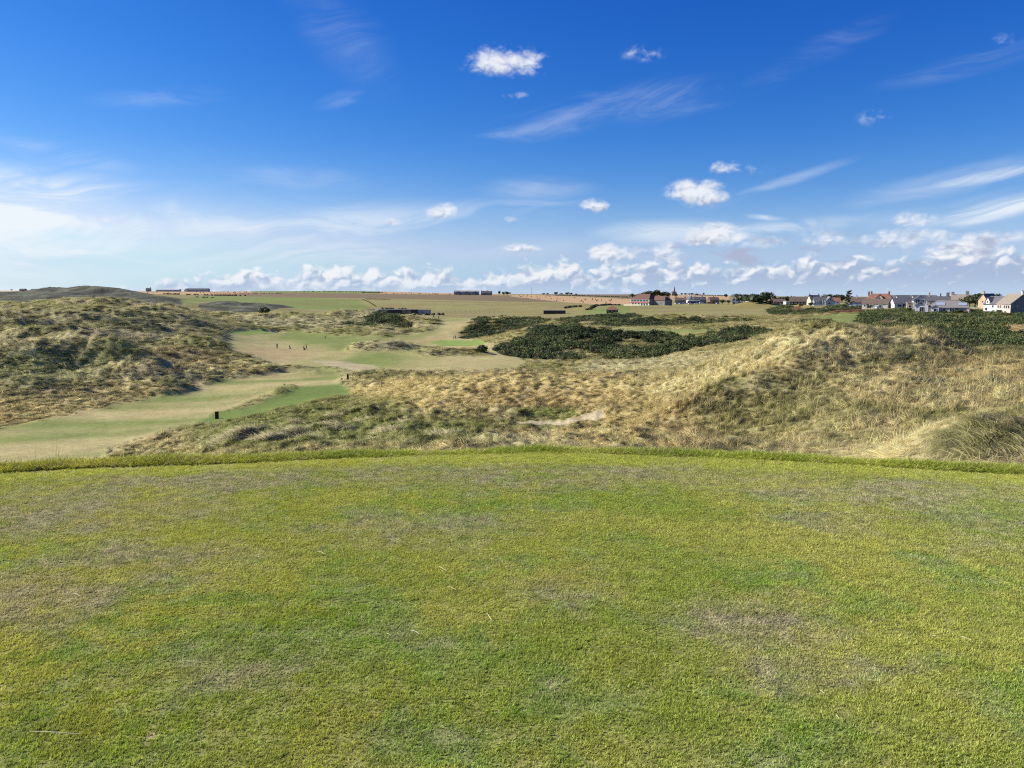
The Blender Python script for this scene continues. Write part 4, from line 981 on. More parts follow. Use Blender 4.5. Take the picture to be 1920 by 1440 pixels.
# ------------------------------------------------------------------ houses
def block(t, ox, oy, L, Wd, e, r, wall, roof, ridge='x', hip=0.0, over=.35, flat=False, chim=(), z0=-1.5):
    """one wing: walls with gables, a roof with thickness and overhang, chimneys on the roof"""
    def P(x, y, z): return (ox + x, oy + y, z) if ridge == 'x' else (ox - y, oy + x, z)
    a, b = L / 2, Wd / 2
    m = MB()
    c = [P(-a, -b, z0), P(a, -b, z0), P(a, b, z0), P(-a, b, z0)]; d = [P(-a, -b, e), P(a, -b, e), P(a, b, e), P(-a, b, e)]
    if flat or hip > 0:
        for k in range(4): m.face([c[k], c[(k + 1) % 4], d[(k + 1) % 4], d[k]])
        m.face(d)
    else:
        g0, g1 = P(-a, 0, r - .12), P(a, 0, r - .12)
        m.face([c[0], c[1], d[1], d[0]]); m.face([c[2], c[3], d[3], d[2]])
        m.face([c[3], c[0], d[0], g0, d[3]]); m.face([c[1], c[2], d[2], g1, d[1]])
    m.obj('wall', W[wall], t)
    m = MB(); o = over; th = .16
    if flat:
        x0 = P(0, 0, e + .12); dx = (L + 2 * o, Wd + 2 * o, .22) if ridge == 'x' else (Wd + 2 * o, L + 2 * o, .22)
        m.box(x0, dx)
    else:
        sl = (r - e) / b; ez = e - o * sl; h = max(hip, 0)
        lo = [P(-a - o, -b - o, ez), P(a + o, -b - o, ez), P(a + o, b + o, ez), P(-a - o, b + o, ez)]
        rd = [P(-a - o + (h + o if h else 0), 0, r), P(a + o - (h + o if h else 0), 0, r)]
        up = lambda p: (p[0], p[1], p[2] + th)
        L2, R2 = [up(p) for p in lo], [up(p) for p in rd]
        m.face([L2[0], L2[1], R2[1], R2[0]]); m.face([L2[2], L2[3], R2[0], R2[1]])
        m.face([lo[0], rd[0], rd[1], lo[1]]); m.face([lo[2], rd[1], rd[0], lo[3]])
        if h: m.face([L2[3], L2[0], R2[0]]); m.face([L2[1], L2[2], R2[1]])
        else:
            for (p, q) in ((lo[0], rd[0]), (rd[0], lo[3]), (lo[1], rd[1]), (rd[1], lo[2])): m.face([p, q, up(q), up(p)])
        for (p, q) in ((lo[0], lo[1]), (lo[2], lo[3])) + (((lo[1], lo[2]), (lo[3], lo[0])) if h else ()): m.face([p, q, up(q), up(p)])
    ro = m.obj('roof', W[roof], t)
    for (cx, w, hh, mt) in chim:
        m = MB(); x, y, z = P(cx, 0, r); m.box((x, y, r + hh / 2 - .6), (w, w * .75, hh + 1.2)); m.box((x, y, r + hh + .05), (w * 1.18, w * .95, .16))
        for q in (-.22, .22): m.cyl((x + q * w, y, r + hh + .1), (x + q * w, y, r + hh + .55), .13, .11, 6, 1)
        m.obj('chimney', [W[mt], W['redtile']], ro)
    return ro
def windows(t, lst, frame='frame'):
    """(side, along, height of centre, w, h, plane offset): framed panes set in the wall"""
    for (side, u, z, w, h, off) in lst:
        m = MB()
        rot = {'front': 0, 'right': math.pi / 2, 'back': math.pi, 'left': -math.pi / 2}[side]
        fw = .10
        m.box((0, -.03, h / 2 - fw / 2), (w, .12, fw)); m.box((0, -.03, -h / 2 + fw / 2), (w + .1, .18, fw))
        for q in (-1, 1): m.box((q * (w / 2 - fw / 2), -.03, 0), (fw, .118, h - 2 * fw))
        if w > 1.6:
            for q in range(1, int(w / 1.2) + 1): m.box((-w / 2 + q * w / (int(w / 1.2) + 1), -.03, 0), (.07, .10, h - 2 * fw))
        wo = m.obj('window', W[frame], t)
        wo.location = {'front': (u, off, z), 'back': (u, off, z), 'left': (off, u, z), 'right': (off, u, z)}[side]; wo.rotation_euler = (0, 0, rot)
        p = MB(); p.box((0, -.012, 0), (w - .1, .03, h - .1)); p.obj('pane', W['glass'], wo)
def door(t, side, u, off, w=.95, h=2.05, m_='dark'):
    m = MB(); rot = {'front': 0, 'right': math.pi / 2, 'left': -math.pi / 2}[side]
    m.box((0, -.03, h / 2), (w, .10, h)); m.box((0, -.04, h + .06), (w + .2, .14, .12))
    o = m.obj('door', W[m_], t); o.location = (u, off, 0) if side == 'front' else (off, u, 0); o.rotation_euler = (0, 0, rot)
def plot(px, d, dz=0.0):
    x, y, z = spot(px, d); return (x, y, z + dz)
HG = 'houses along the edge of the links'
def house(label, px, d, rz, blocks, wins=(), doors=(), name='house', dz=0.0, group=HG, cat='house'):
    if px > 1580 and d > 462: dz -= 1.7
    t = thing(name, label, cat, plot(px, d, dz), R(rz), group)
    for b in blocks:
        b = dict(b); block(t, b.pop('x', 0), b.pop('y', 0), b.pop('L'), b.pop('W'), b.pop('e'), b.pop('r'), b.pop('wall'), b.pop('roof'), **b)
    windows(t, wins)
    for dd in doors: door(t, *dd)
    return t
def B(**k): return k
fr = lambda W_: -W_ / 2 - .0
# clubhouse and car park
cl = house('long clubhouse with brown red tiled roof and white lower front facing the links', 1206, 690, -46,
  [B(L=20, W=15, e=6.2, r=10.4, wall='white', roof='clubroof', hip=4), B(x=15, y=3, L=16, W=11, e=5.2, r=8.6, wall='stone', roof='clubroof', hip=3), B(x=10.2, y=0, L=1.2, W=14.6, e=6.0, r=6.4, wall='stone', roof='clubroof', flat=True, over=.02)],
  [('front', x, 4.7, 2.9, 1.9, -7.53) for x in (-8, -4.8, -1.6, 1.6, 4.8, 8)] + [('front', x, 1.5, 1.9, 2.0, -7.53) for x in (-7.4, -4.4, -1, 2.2, 5, 7.8)] + [('right', y, 3.6, 1.4, 1.6, 10.83) for y in (-4.5, -1, 3)] + [('front', x, 2.6, 1.3, 1.5, -2.53) for x in (13, 16, 19)],
  name='clubhouse', cat='clubhouse', group=None)
m = MB(); m.box((0, -7.75, 3.15), (20.6, .5, .75)); m.obj('red_band', W['trim'], cl)
m = MB(); m.box((-6, -11, .35), (18, .3, 2.2)); m.box((-15, -9.2, .35), (.3, 3.4, 2.2)); m.obj('terrace_wall', W['cream'], cl)
house('low dark stone house beside the car park right of the clubhouse', 1272, 800, -10, [B(L=11, W=7, e=3.0, r=5.6, wall='stone', roof='browntile', chim=((-4.6, .9, 1.2, 'stone'), (4.6, .9, 1.2, 'stone')))], [('front', x, 1.6, 1.1, 1.3, -3.53) for x in (-3, 0, 3)], [('front', 1.6, -3.53)])
house('small white gabled house behind the bus', 1289, 830, 20, [B(L=6, W=6, e=3.4, r=7.2, wall='white', roof='slate', ridge='y', chim=((2, .8, 1.0, 'white'),))], [('front', 0, 4.6, 1.2, 1.4, -3.03), ('front', -1.4, 1.7, 1.1, 1.3, -3.03)])
house('long low house with slate roof behind the bus', 1307, 850, 0, [B(L=13, W=7, e=3.0, r=5.8, wall='stone', roof='slate', chim=((-5, .8, 1.1, 'stone'), (3, .8, 1.1, 'stone')))], [('front', x, 1.6, 1.1, 1.3, -3.53) for x in (-4, 0, 4)])
house('brown roofed house behind the far end of the car park', 1333, 830, 8, [B(L=10, W=7, e=3.0, r=5.6, wall='brick', roof='browntile', chim=((0, .8, 1.0, 'brick'),))], [('front', x, 1.6, 1.1, 1.3, -3.53) for x in (-3, 0, 3)])
house('white house with two steep white front gables and grey roof', 1381, 745, -14,
  [B(L=14, W=7, e=3.2, r=6.4, wall='white', roof='greytile'), B(x=-5.2, y=-4.4, L=3.2, W=4.6, e=3.2, r=7.0, wall='white', roof='greytile', ridge='y'), B(x=5.4, y=-4.0, L=2.6, W=4.0, e=3.0, r=6.2, wall='white', roof='greytile', ridge='y')],
  [('front', -5.2, 4.4, 1.7, 1.9, -6.03), ('front', -5.2, 1.4, 2.0, 2.0, -6.03), ('front', 5.4, 3.9, 1.2, 1.4, -5.33), ('front', 0, 1.6, 2.4, 1.6, -3.53)], [('front', 2.6, -3.53)])
house('small white cottage with dark roof left of the pale blue house', 1400, 735, 10, [B(L=5, W=6, e=3.6, r=6.0, wall='white', roof='slate')], [('front', -1.2, 1.6, 1.0, 1.3, -3.03), ('front', 1.2, 1.6, 1.0, 1.3, -3.03)])
t = house('pale blue house with dark roof and boxy dormer', 1414, 725, -14, [B(L=11, W=7, e=3.5, r=6.6, wall='blue', roof='slate'), B(x=2.2, y=-2.0, L=5, W=3, e=6.1, r=6.4, wall='dark', roof='paleroof', flat=True, over=.2, z0=3.5)],
  [('front', -3.4, 2.1, 1.2, 1.3, -3.53), ('front', 3.6, 2.1, 1.2, 1.3, -3.53), ('front', 2.2, 5.2, 3.0, 1.0, -3.53)], [('front', 0, -3.53)])
house('dark brown barn like bungalow with red side wall', 1454, 690, -10, [B(L=10, W=9, e=2.9, r=5.2, wall='brick', roof='browntile'), B(x=-6.6, y=-.5, L=3.2, W=5, e=3.0, r=5.2, wall='red', roof='greytile', ridge='y')], [('front', x, 1.5, 1.2, 1.2, -4.53) for x in (-3, .5, 3.4)], [('front', 2, -4.53)])
house('small white flat roofed garage beside the dark brown barn', 1468, 680, 15, [B(L=3, W=4, e=3.1, r=3.2, wall='white', roof='paleroof', flat=True)], [], [('front', 0, -2.03, 2.2, 2.2, 'bluegrey')], name='garage', cat='garage', group=None)
t = house('long dark timber bungalow under a grey brown roof with two rooflights', 1491, 655, -20, [B(L=14.6, W=9, e=3.0, r=6.6, wall='dark', roof='browntile', chim=((-6, .7, .8, 'stone'), (5.5, .7, .8, 'stone')))], [('front', x, 1.6, 1.4, 1.1, -4.53) for x in (-5.4, -2.4, .4, 2.8, 5.4)], [('front', -4, -4.53)])
for x in (-3.2, .8):
    m = MB(); m.box((x, -2.3, 5.02), (1.5, .9, .14)); o = m.obj('rooflight', W['solar'], t)
house('cream house with steep dark roof and a lit cream gable', 1519, 630, 7, [B(L=8.5, W=7, e=3.8, r=7.8, wall='cream', roof='slate', chim=((-3.9, .8, .9, 'stone'), (3.9, .8, .9, 'stone')))], [('left', 0, 4.6, 1.0, 1.2, -4.28), ('front', -2, 1.8, 1.2, 1.3, -3.53), ('front', 2, 1.8, 1.2, 1.3, -3.53)])
t = house('blue grey gabled house with a porch of white posts on its left', 1543, 585, -12, [B(x=1.6, L=9, W=6.4, e=2.8, r=6.4, wall='bluegrey', roof='greytile', ridge='y'), B(x=-5.2, y=1, L=8.5, W=6, e=3.6, r=6.2, wall='bluegrey', roof='slate')], [('front', 1.6, 4.2, 1.2, 1.3, -4.53), ('front', 1.0, 1.4, 1.6, 1.3, -4.53)])
for x in (-9.0, -7.6, -6.2, -3.6, -2.2):
    m = MB(); m.box((x, -3.6, 1.1), (.34, .34, 3.6)); m.box((x, -3.6, 2.98), (.5, .5, .2)); m.cyl((x, -3.6, 3.05), (x, -3.6, 3.5), .24, .12, 8); m.obj('porch_post', W['white'], t)
m = MB(); m.box((-5.6, -3.6, -.1), (7.6, .25, 1.2)); m.obj('porch_wall', W['white'], t)
house('small white bungalow with bright red tiled roof', 1559, 600, -20, [B(L=6.4, W=6, e=2.4, r=5.2, wall='white', roof='redtile')], [('front', -1.4, 1.4, 1.1, 1.1, -3.03), ('front', 1.5, 1.4, 1.1, 1.1, -3.03)])
x, y, z = plot(1556, 560); t = thing('sloping_panel', 'turquoise sloping panel beside the blue grey gable', 'panel', (x, y, z), 0)
m = MB(); m.box((0, 0, 1.7), (3.2, .12, .55)); o = m.obj('board', W['turq'], t); o.rotation_euler = (0, R(-40), 0); o.location = (1.1, 0, .3)
m = MB(); m.box((0, .1, 1.0), (.12, .12, 2.4)); m.obj('post', W['wood'], t)
house('long white two storey house with grey brown roof behind the tall conifer', 1602, 515, -23, [B(L=11.5, W=7, e=5.0, r=8.0, wall='blue', roof='browntile', chim=((-1.2, .8, 1.1, 'white'),))], [('front', x, 3.9, 1.0, 1.1, -3.53) for x in (-4.6, -1.6, 1.4, 4.4)] + [('front', x, 1.5, 1.2, 1.2, -3.53) for x in (-3.6, 0, 3.4)])
house('large cream villa with red hipped roof, central gable and three tall chimneys', 1641, 490, -34, [B(L=16, W=9, e=5.6, r=9.2, wall='cream', roof='redtile', hip=3.2, chim=((-6.5, .9, 1.2, 'brick'), (-5.0, .9, 1.4, 'brick'), (5.2, 1.0, 1.3, 'brick'))), B(x=.6, y=-4.6, L=3, W=5.6, e=5.4, r=8.8, wall='cream', roof='redtile', ridge='y')],
  [('front', .6, 6.4, 1.4, 1.5, -6.13), ('front', .6, 2.4, 2.0, 1.6, -6.13), ('front', -5, 4.2, 1.3, 1.4, -4.53), ('front', 6, 4.2, 1.3, 1.4, -4.53)])
house('brown roofed bungalow with stone walls and grey end gable below the red roofed villa', 1636, 445, -42, [B(L=14, W=7.5, e=2.6, r=5.2, wall='grey', roof='browntile')], [('front', x, 1.45, w, 1.2, -3.78) for x, w in ((-5.4, 1.2), (-1.6, 2.6), (3.2, 2.4))] + [('right', 0, 1.5, 1.2, 1.2, 7.03)], [('front', -3.8, -3.78)])
house('grey roofed bungalow with a sunlit white end gable', 1686, 435, -7, [B(L=12.5, W=7.5, e=2.6, r=5.6, wall='white', roof='slate'), B(x=5, y=-1.8, L=5, W=4, e=2.5, r=4.2, wall='sand', roof='redtile')], [('front', -3.6, 1.4, 2.2, 1.3, -3.78), ('front', .4, 1.4, 1.4, 1.2, -3.78)], [('front', -1.4, -3.78)])
t = house('modern white gabled house with a tall glazed front and brick annex', 1714, 415, -22, [B(L=8, W=6.2, e=4.9, r=7.2, wall='white', roof='slate', ridge='y'), B(x=-4.6, y=-1, L=2.6, W=4, e=3.6, r=3.8, wall='sand', roof='paleroof', flat=True)],
  [('front', 0, 1.6, 4.4, 2.6, -4.03), ('front', 0, 4.35, 4.4, 2.0, -4.03), ('front', -4.6, 1.6, 1.2, 1.4, -3.03)])
t = house('long low bungalow with hipped grey roof and solar panels', 1768, 372, -27, [B(L=17.5, W=8, e=2.7, r=5.8, wall='grey', roof='greytile', hip=4.2), B(x=-11.2, y=-1.0, L=7, W=5.5, e=3.4, r=6.0, wall='white', roof='slate', ridge='y'), B(x=-5.5, y=-4.2, L=5, W=3, e=2.6, r=3.6, wall='white', roof='greytile', ridge='y')],
  [('front', x, 1.4, w, 1.3, -4.03) for x, w in ((-1.6, 1.6), (1.6, 2.2), (5.4, 1.8))] + [('front', -11.2, 1.6, 2.0, 2.4, -4.53), ('front', -11.2, 4.2, 1.6, 1.0, -4.53), ('front', -5.5, 1.4, 1.4, 1.4, -6.73)], [('front', 3.6, -4.03)])
for x in (-3.2, 6.0):
    m = MB(); m.box((0, 0, 0), (3.6, 2.0, .10)); o = m.obj('solar_panel', W['solar'], t); o.location = (x, -2.3, 4.22 + .12); o.rotation_euler = (R(37.7), 0, 0)
house('grey stone house with two massive end chimneys', 1789, 470, -34, [B(L=8.4, W=7, e=5.4, r=8.4, wall='stone', roof='tan', chim=((-3.8, 1.5, 1.3, 'stone'), (3.8, 1.7, 1.8, 'stone')))], [('front', x, 3.6, 1.0, 1.3, -3.53) for x in (-2.4, 0, 2.4)])
for px, d, lab, ch in ((1742, 500, 'grey roofed house with a pale chimney, left of the chimney row', ((-3, .9, 2.2, 'grey'), (3.4, .7, 1.6, 'brick'))), (1757, 530, 'grey roofed house with a dark chimney, middle of the chimney row', ((2.6, .9, 2.2, 'stone'),)), (1770, 510, 'grey roofed house with a thin brick chimney, right of the chimney row', ((-.6, .8, 2.4, 'brick'),))):
    house(lab, px, d, -24, [B(L=9, W=7, e=4.6, r=7.2, wall='grey', roof='slate', chim=ch)], [('front', x, 3, 1.0, 1.2, -3.53) for x in (-2.5, 0, 2.5)])
for k, (px, d) in enumerate(((1671, 600), (1684, 590), (1698, 605), (1713, 600), (1733, 610))):
    house('slate roof row house, %s in the line of roofs behind the bungalows' % ('first', 'second', 'third', 'fourth', 'last')[k], px, d, (-45, -10, -50, -8, -40)[k], [B(L=9, W=8, e=4.6, r=8.0, wall='grey', roof='slate')], [('front', x, 3.4, 1.0, 1.2, -4.03) for x in (-2.6, 2.6)])
t = thing('pergola', 'open timber pergola beside the hipped grey bungalow', 'pergola', plot(1818, 362), R(-30))
for q in ((-1.6, -1), (1.6, -1), (-1.6, 1), (1.6, 1)):
    m = MB(); m.box((q[0], q[1], 1.1), (.14, .14, 2.6)); m.obj('post', W['wood'], t)
for q in (-1.2, -.4, .4, 1.2):
    m = MB(); m.box((0, q, 2.48), (4.0, .1, .16)); m.obj('beam', W['frame'], t)
t = thing('gate_pillar', 'pink brick pillar standing in the gorse below the pergola', 'pillar', plot(1806, 350), R(-40))
m = MB(); m.box((0, 0, .9), (1.0, .8, 2.8)); m.obj('shaft', W['pink'], t); m = MB(); m.box((0, 0, 2.38), (1.25, 1.05, .16)); m.obj('cap', W['white'], t)
house('narrow sandstone gabled house with a stone chimney', 1841, 395, -66, [B(L=8, W=4.6, e=4.6, r=7.4, wall='sand', roof='slate', ridge='y', chim=((-3.4, .8, 1.0, 'sand'),))], [('left', -2, 3.4, .8, 1.1, -2.33), ('front', 0, 3.4, .8, 1.1, -4.03)])
t = house('white house with a gabled dormer and side gable greyed for shade', 1859, 358, -86, [B(L=9, W=6.6, e=4.2, r=7.6, wall='white', roof='slate'), B(x=-1.6, y=-2.2, L=2.6, W=2.4, e=5.8, r=7.3, wall='white', roof='slate', ridge='y', z0=4.0)],
  [('front', -1.6, 5.2, 1.0, 1.2, -3.53), ('front', -2.6, 1.8, 1.6, 1.5, -3.33), ('front', 1.8, 3.0, 1.3, 1.3, -3.33), ('front', 2.4, 1.0, 1.5, 1.3, -3.33), ('right', .6, 5.0, 1.0, 1.2, 4.53)])
m = MB(); m.box((4.515, 0, 2.0), (.05, 6.5, 4.2)); m.face([(4.545, -3.2, 4.1), (4.545, 3.2, 4.1), (4.545, 0, 7.3)]); m.obj('gable_shade', W['grey'], t)  # grey sheet laid over the white side gable, painting in its shade
t = house('big gabled house, side gable greyed for shade, with sunlit pinkish front and tan roof', 1893, 343, -92, [B(L=10.5, W=10.4, e=4.8, r=9.0, wall='pink', roof='tan', chim=((4.4, .9, 1.1, 'white'),))],
  [('front', x, 3.4, 1.2, 1.5, -5.23) for x in (-3.8, -2.2, .8, 2.4, 4.0)] + [('front', x, 1.0, 1.2, 1.5, -5.23) for x in (-3, 1.6)] + [('right', -2.0, 3.4, .9, 1.3, 5.33), ('right', 1.8, 3.4, .9, 1.3, 5.33)])
m = MB(); m.box((5.27, 0, 2.1), (.05, 10.3, 5.3)); m.face([(5.3, -5.1, 4.75), (5.3, 5.1, 4.75), (5.3, 0, 8.8)]); m.obj('gable_shade', W['stone'], t)  # dark sheet over the pink side gable, shade put into its colour
m = MB(); m.box((-3.4, -6.4, 1.9), (5.5, 2.2, .18)); m.box((-3.4, -7.4, 2.95), (5.5, .07, .08)); [m.box((-6.0 + q * 1.05, -7.4, 2.45), (.07, .07, 1.0)) for q in range(6)]; m.obj('balcony', W['frame'], t)
# yellow and orange things in the bracken below the dark bungalow
t = thing('storage_box', 'yellow upright box by the bracken below the timber bungalow', 'box', plot(1491, 600), 0)
m = MB(); m.box((0, 0, .75), (.9, .8, 1.6)); m.obj('body', W['yellow'], t); m = MB(); m.box((0, 0, 1.6), (1.0, .9, .1)); m.obj('lid', W['yellow'], t)
t = thing('board_fence', 'short orange brown board fence beside the yellow box', 'fence', plot(1495.5, 601), 0)
for k in range(6):
    m = MB(); m.box((-1.2 + k * .5, 0, .55), (.44, .05, 1.3)); m.obj('board', W['rust'], t)
# driving range and its sheds
t = house('long flat roofed driving range building with dark open bays', 744, 566, -3, [B(L=32, W=6, e=3.0, r=3.2, wall='dark', roof='paleroof', flat=True), B(x=21, y=1, L=9, W=5, e=2.6, r=2.8, wall='bluegrey', roof='slate', flat=True)],
  [('front', x, 1.4, 2.6, 1.7, -3.03) for x in (-13, -9.6, -6.2, 7, 10.4)], name='range_building', cat='shed', group=None)
t = house('open fronted wooden shelter with pale sloping roof on the practice ground', 1039, 566, -6, [B(L=16, W=4, e=2.5, r=2.7, wall='dark', roof='paleroof', flat=True)], [], name='shelter', cat='shelter', group=None)
for k in range(6):
    m = MB(); m.box((-7.8 + k * 3.12, -2.3, 1.2), (.16, .16, 2.6)); m.obj('post', W['wood'], t)
t = house('small dark timber hut with red pyramid roof above the gorse', 1146, 548, -8, [B(L=8, W=7.5, e=2.3, r=4.6, wall='dark', roof='redtile', hip=3.4, over=.6)], [('front', x, 1.4, 1.2, .9, -3.78) for x in (-2.6, 0, 2.6)] , name='hut', cat='hut', group=None)
# farms, church and mast on the skyline
FG = 'farm buildings on the skyline'
house('ruined looking stone farmhouse at the left end of the skyline barns', 288, 1900, 15, [B(L=11, W=8, e=4.5, r=8.5, wall='stone', roof='tan', chim=((4.5, 1.6, 1.8, 'stone'),))], [('front', x, 3, 1.3, 1.4, -4.03) for x in (-3, 2)], name='farmhouse', cat='farmhouse', group=FG)
house('long grey barn with pale roof in the middle of the skyline farm', 331, 1900, 5, [B(L=40, W=14, e=4.2, r=6.6, wall='bluegrey', roof='paleroof'), B(x=-28, y=4, L=18, W=10, e=2.5, r=4.2, wall='stone', roof='slate')], [('front', x, 2, 3, 2, -7.03) for x in (-12, 0, 12)], name='barn', cat='barn', group=FG)
house('dark long barn at the right of the skyline farm', 380, 1900, 0, [B(L=52, W=14, e=5.2, r=8.0, wall='bluegrey', roof='slate'), B(x=-26, y=-5, L=9, W=9, e=4.0, r=7.4, wall='cream', roof='slate', ridge='y')], [('front', x, 2.6, 3.6, 2, -7.03) for x in (-8, 2, 12, 21)], name='barn', cat='barn', group=FG)
house('low dark barn on the skyline above the far left dunes', 83, 2000, 0, [B(L=30, W=10, e=3.4, r=5.2, wall='dark', roof='slate')], [('front', x, 2, 2.5, 1.5, -5.03) for x in (-8, 8)], name='barn', cat='barn', group=FG)
house('smaller dark barn left of the low barn on the far left skyline', 56, 2000, 0, [B(L=14, W=9, e=3.4, r=5.6, wall='dark', roof='slate')], [('front', 0, 2, 2.5, 1.5, -4.53)], name='barn', cat='barn', group=FG)
house('long pale roofed barn at the back of the middle skyline farm', 876, 1490, 0, [B(L=48, W=14, e=5.4, r=8.0, wall='bluegrey', roof='greytile')], [('front', -18, 3, 5, 3.6, -7.03)], name='barn', cat='barn', group=FG)
for px, L, lab in ((861, 12, 'left'), (877, 14, 'middle'), (892, 10, 'right')):
    house('gabled stone farm shed in front of the long pale roofed barn, %s one' % lab, px, 1440, -15, [B(L=12, W=L * .8, e=3.2, r=6.2, wall='stone', roof='slate', ridge='y')], [('front', 0, 2.4, 2, 2, -6.03)], name='farm_shed', cat='shed', group=FG)
house('stone farmhouse with two chimneys right of the middle skyline barns', 913, 1450, -5, [B(L=20, W=8, e=4.8, r=8.0, wall='stone', roof='slate', chim=((-9, 1.4, 1.4, 'stone'), (1, 1.4, 1.4, 'stone')))], [('front', x, 3.2, 1.4, 1.6, -4.03) for x in (-7, -3.5, 0, 3.5, 7)], name='farmhouse', cat='farmhouse', group=FG)
house('tiny white cottage below the church', 1249, 1250, 0, [B(L=5, W=5, e=2.6, r=3.6, wall='white', roof='slate')], [('front', 0, 1.4, 1, 1, -2.53)], name='cottage', cat='cottage', group=None)
t = house('dark stone church with a tall pointed spire on the skyline', 1259, 1700, 0, [B(L=18, W=10.5, e=4.6, r=9.6, wall='stone', roof='slate', ridge='y')], [('front', 0, 5.0, 1.6, 3.4, -9.03), ('front', -3.2, 3.2, .9, 2, -9.03), ('front', 3.2, 3.2, .9, 2, -9.03)], name='church', cat='church', group=None)
m = MB(); m.box((0, -8.2, 9.6), (2.7, 2.7, 5.6)); m.obj('tower', W['stone'], t); m = MB(); m.cyl((0, -8.2, 12.4), (0, -8.2, 19.5), 1.75, .05, 8); m.obj('spire', W['slate'], t)
t = thing('radio_mast', 'thin lattice radio mast on the skyline stubble', 'mast', plot(996, 1900), 0)
m = MB(); [m.cyl((q[0], q[1], -1), (q[0] * .4, q[1] * .4, 17), .16, .12, 5) for q in ((-.7, -.5), (.7, -.5), (0, .7))]; m.obj('leg', W['steel'], t)
m = MB(); [m.box((0, 0, 1 + k * 1.6), (1.35 - k * .075, 1.1 - k * .06, .12)) for k in range(10)]; m.obj('brace', W['steel'], t)

# ------------------------------------------------------------------ trees, hedges and lone bushes
def m_leaf(T):
    r = T.node('ShaderNodeAttribute', attribute_name='tone', attribute_type='GEOMETRY').outputs['Fac']
    oi = T.node('ShaderNodeObjectInfo').outputs['Random']
    c = T.mix(oi, (.040, .060, .022), (.062, .072, .026))
    return blade_shader(T, T.mulc(c, T.lin(r, 0, 1, .5, 1.5)), .15, .6)
M_LEAF = mat('tree_leaves', m_leaf); M_BARK = plain('bark', (.10, .08, .06), .9)
def crown_mesh(seed, lobes, n, size, flatten=1.0, r0=.34):
    r = np.random.default_rng(seed); V = []; Fc = []; tone = []
    for q in range(n):
        lx, ly, lz, lr = lobes[r.integers(0, len(lobes))]
        v = Vector(r.normal(0, 1, 3)).normalized(); c = Vector((lx, ly, lz)) + Vector((v.x, v.y, v.z * flatten)) * lr * r.uniform(.62, 1.05)
        a = Vector(r.normal(0, 1, 3)).normalized(); b = v.cross(a); b = b.normalized() if b.length > .01 else Vector((1, 0, 0)); a = b.cross(v).normalized() + v * .3
        s = size * r.uniform(.7, 1.4); i = len(V)
        V += [c - b * s - a * s * .7, c + b * s - a * s * .6, c + b * s * .5 + a * s, c - b * s * .7 + a * s * .8]; Fc.append((i, i + 1, i + 2, i + 3)); tone += [r.uniform(0, 1)] * 4
    me = mesh_np('crown', V, Fc, M_LEAF); at = me.attributes.new('tone', 'FLOAT', 'POINT'); at.data.foreach_set('value', np.array(tone, np.float32)); return me
def make_tree(label, loc, seed, group):
    r = np.random.default_rng(seed)
    t = thing('tree', label, 'tree', loc, 0, group)
    m = MB(); m.cyl((0, 0, -.05), (.02, 0, .45), .045, .025, 7)
    for k in range(4):
        a = k * 1.6 + seed; m.cyl((.01, 0, .25 + .05 * k), (.22 * math.cos(a), .22 * math.sin(a), .55 + .06 * k), .018, .008, 5)
    m.obj('trunk', M_BARK, t)
    lob = [(r.normal(0, .2), r.normal(0, .2), r.uniform(.42, .78), r.uniform(.16, .28)) for _ in range(8)] + [(0, 0, .55, .32)]
    o = link(bpy.data.objects.new('crown', crown_mesh(seed, lob, 520, .045)), t)
    return t
TG = 'broadleaved trees on the skyline'
protos = [make_tree('x', (0, 0, 0), 500 + k, TG) for k in range(4)]
first = list(protos)
def tree(px, d, h, label, wid=1.0, k=None, dz=0):
    k = random.randrange(4) if k is None else k
    if first and first[0] is protos[k] or (protos[k] in first):
        t = protos[k]; first.remove(t)
    else: t = dup(protos[k])
    t.location = plot(px, d, dz); t.rotation_euler = (0, 0, random.uniform(0, 6)); t.scale = (h * wid, h * wid, h); t['label'] = label; t['group'] = TG
    return t
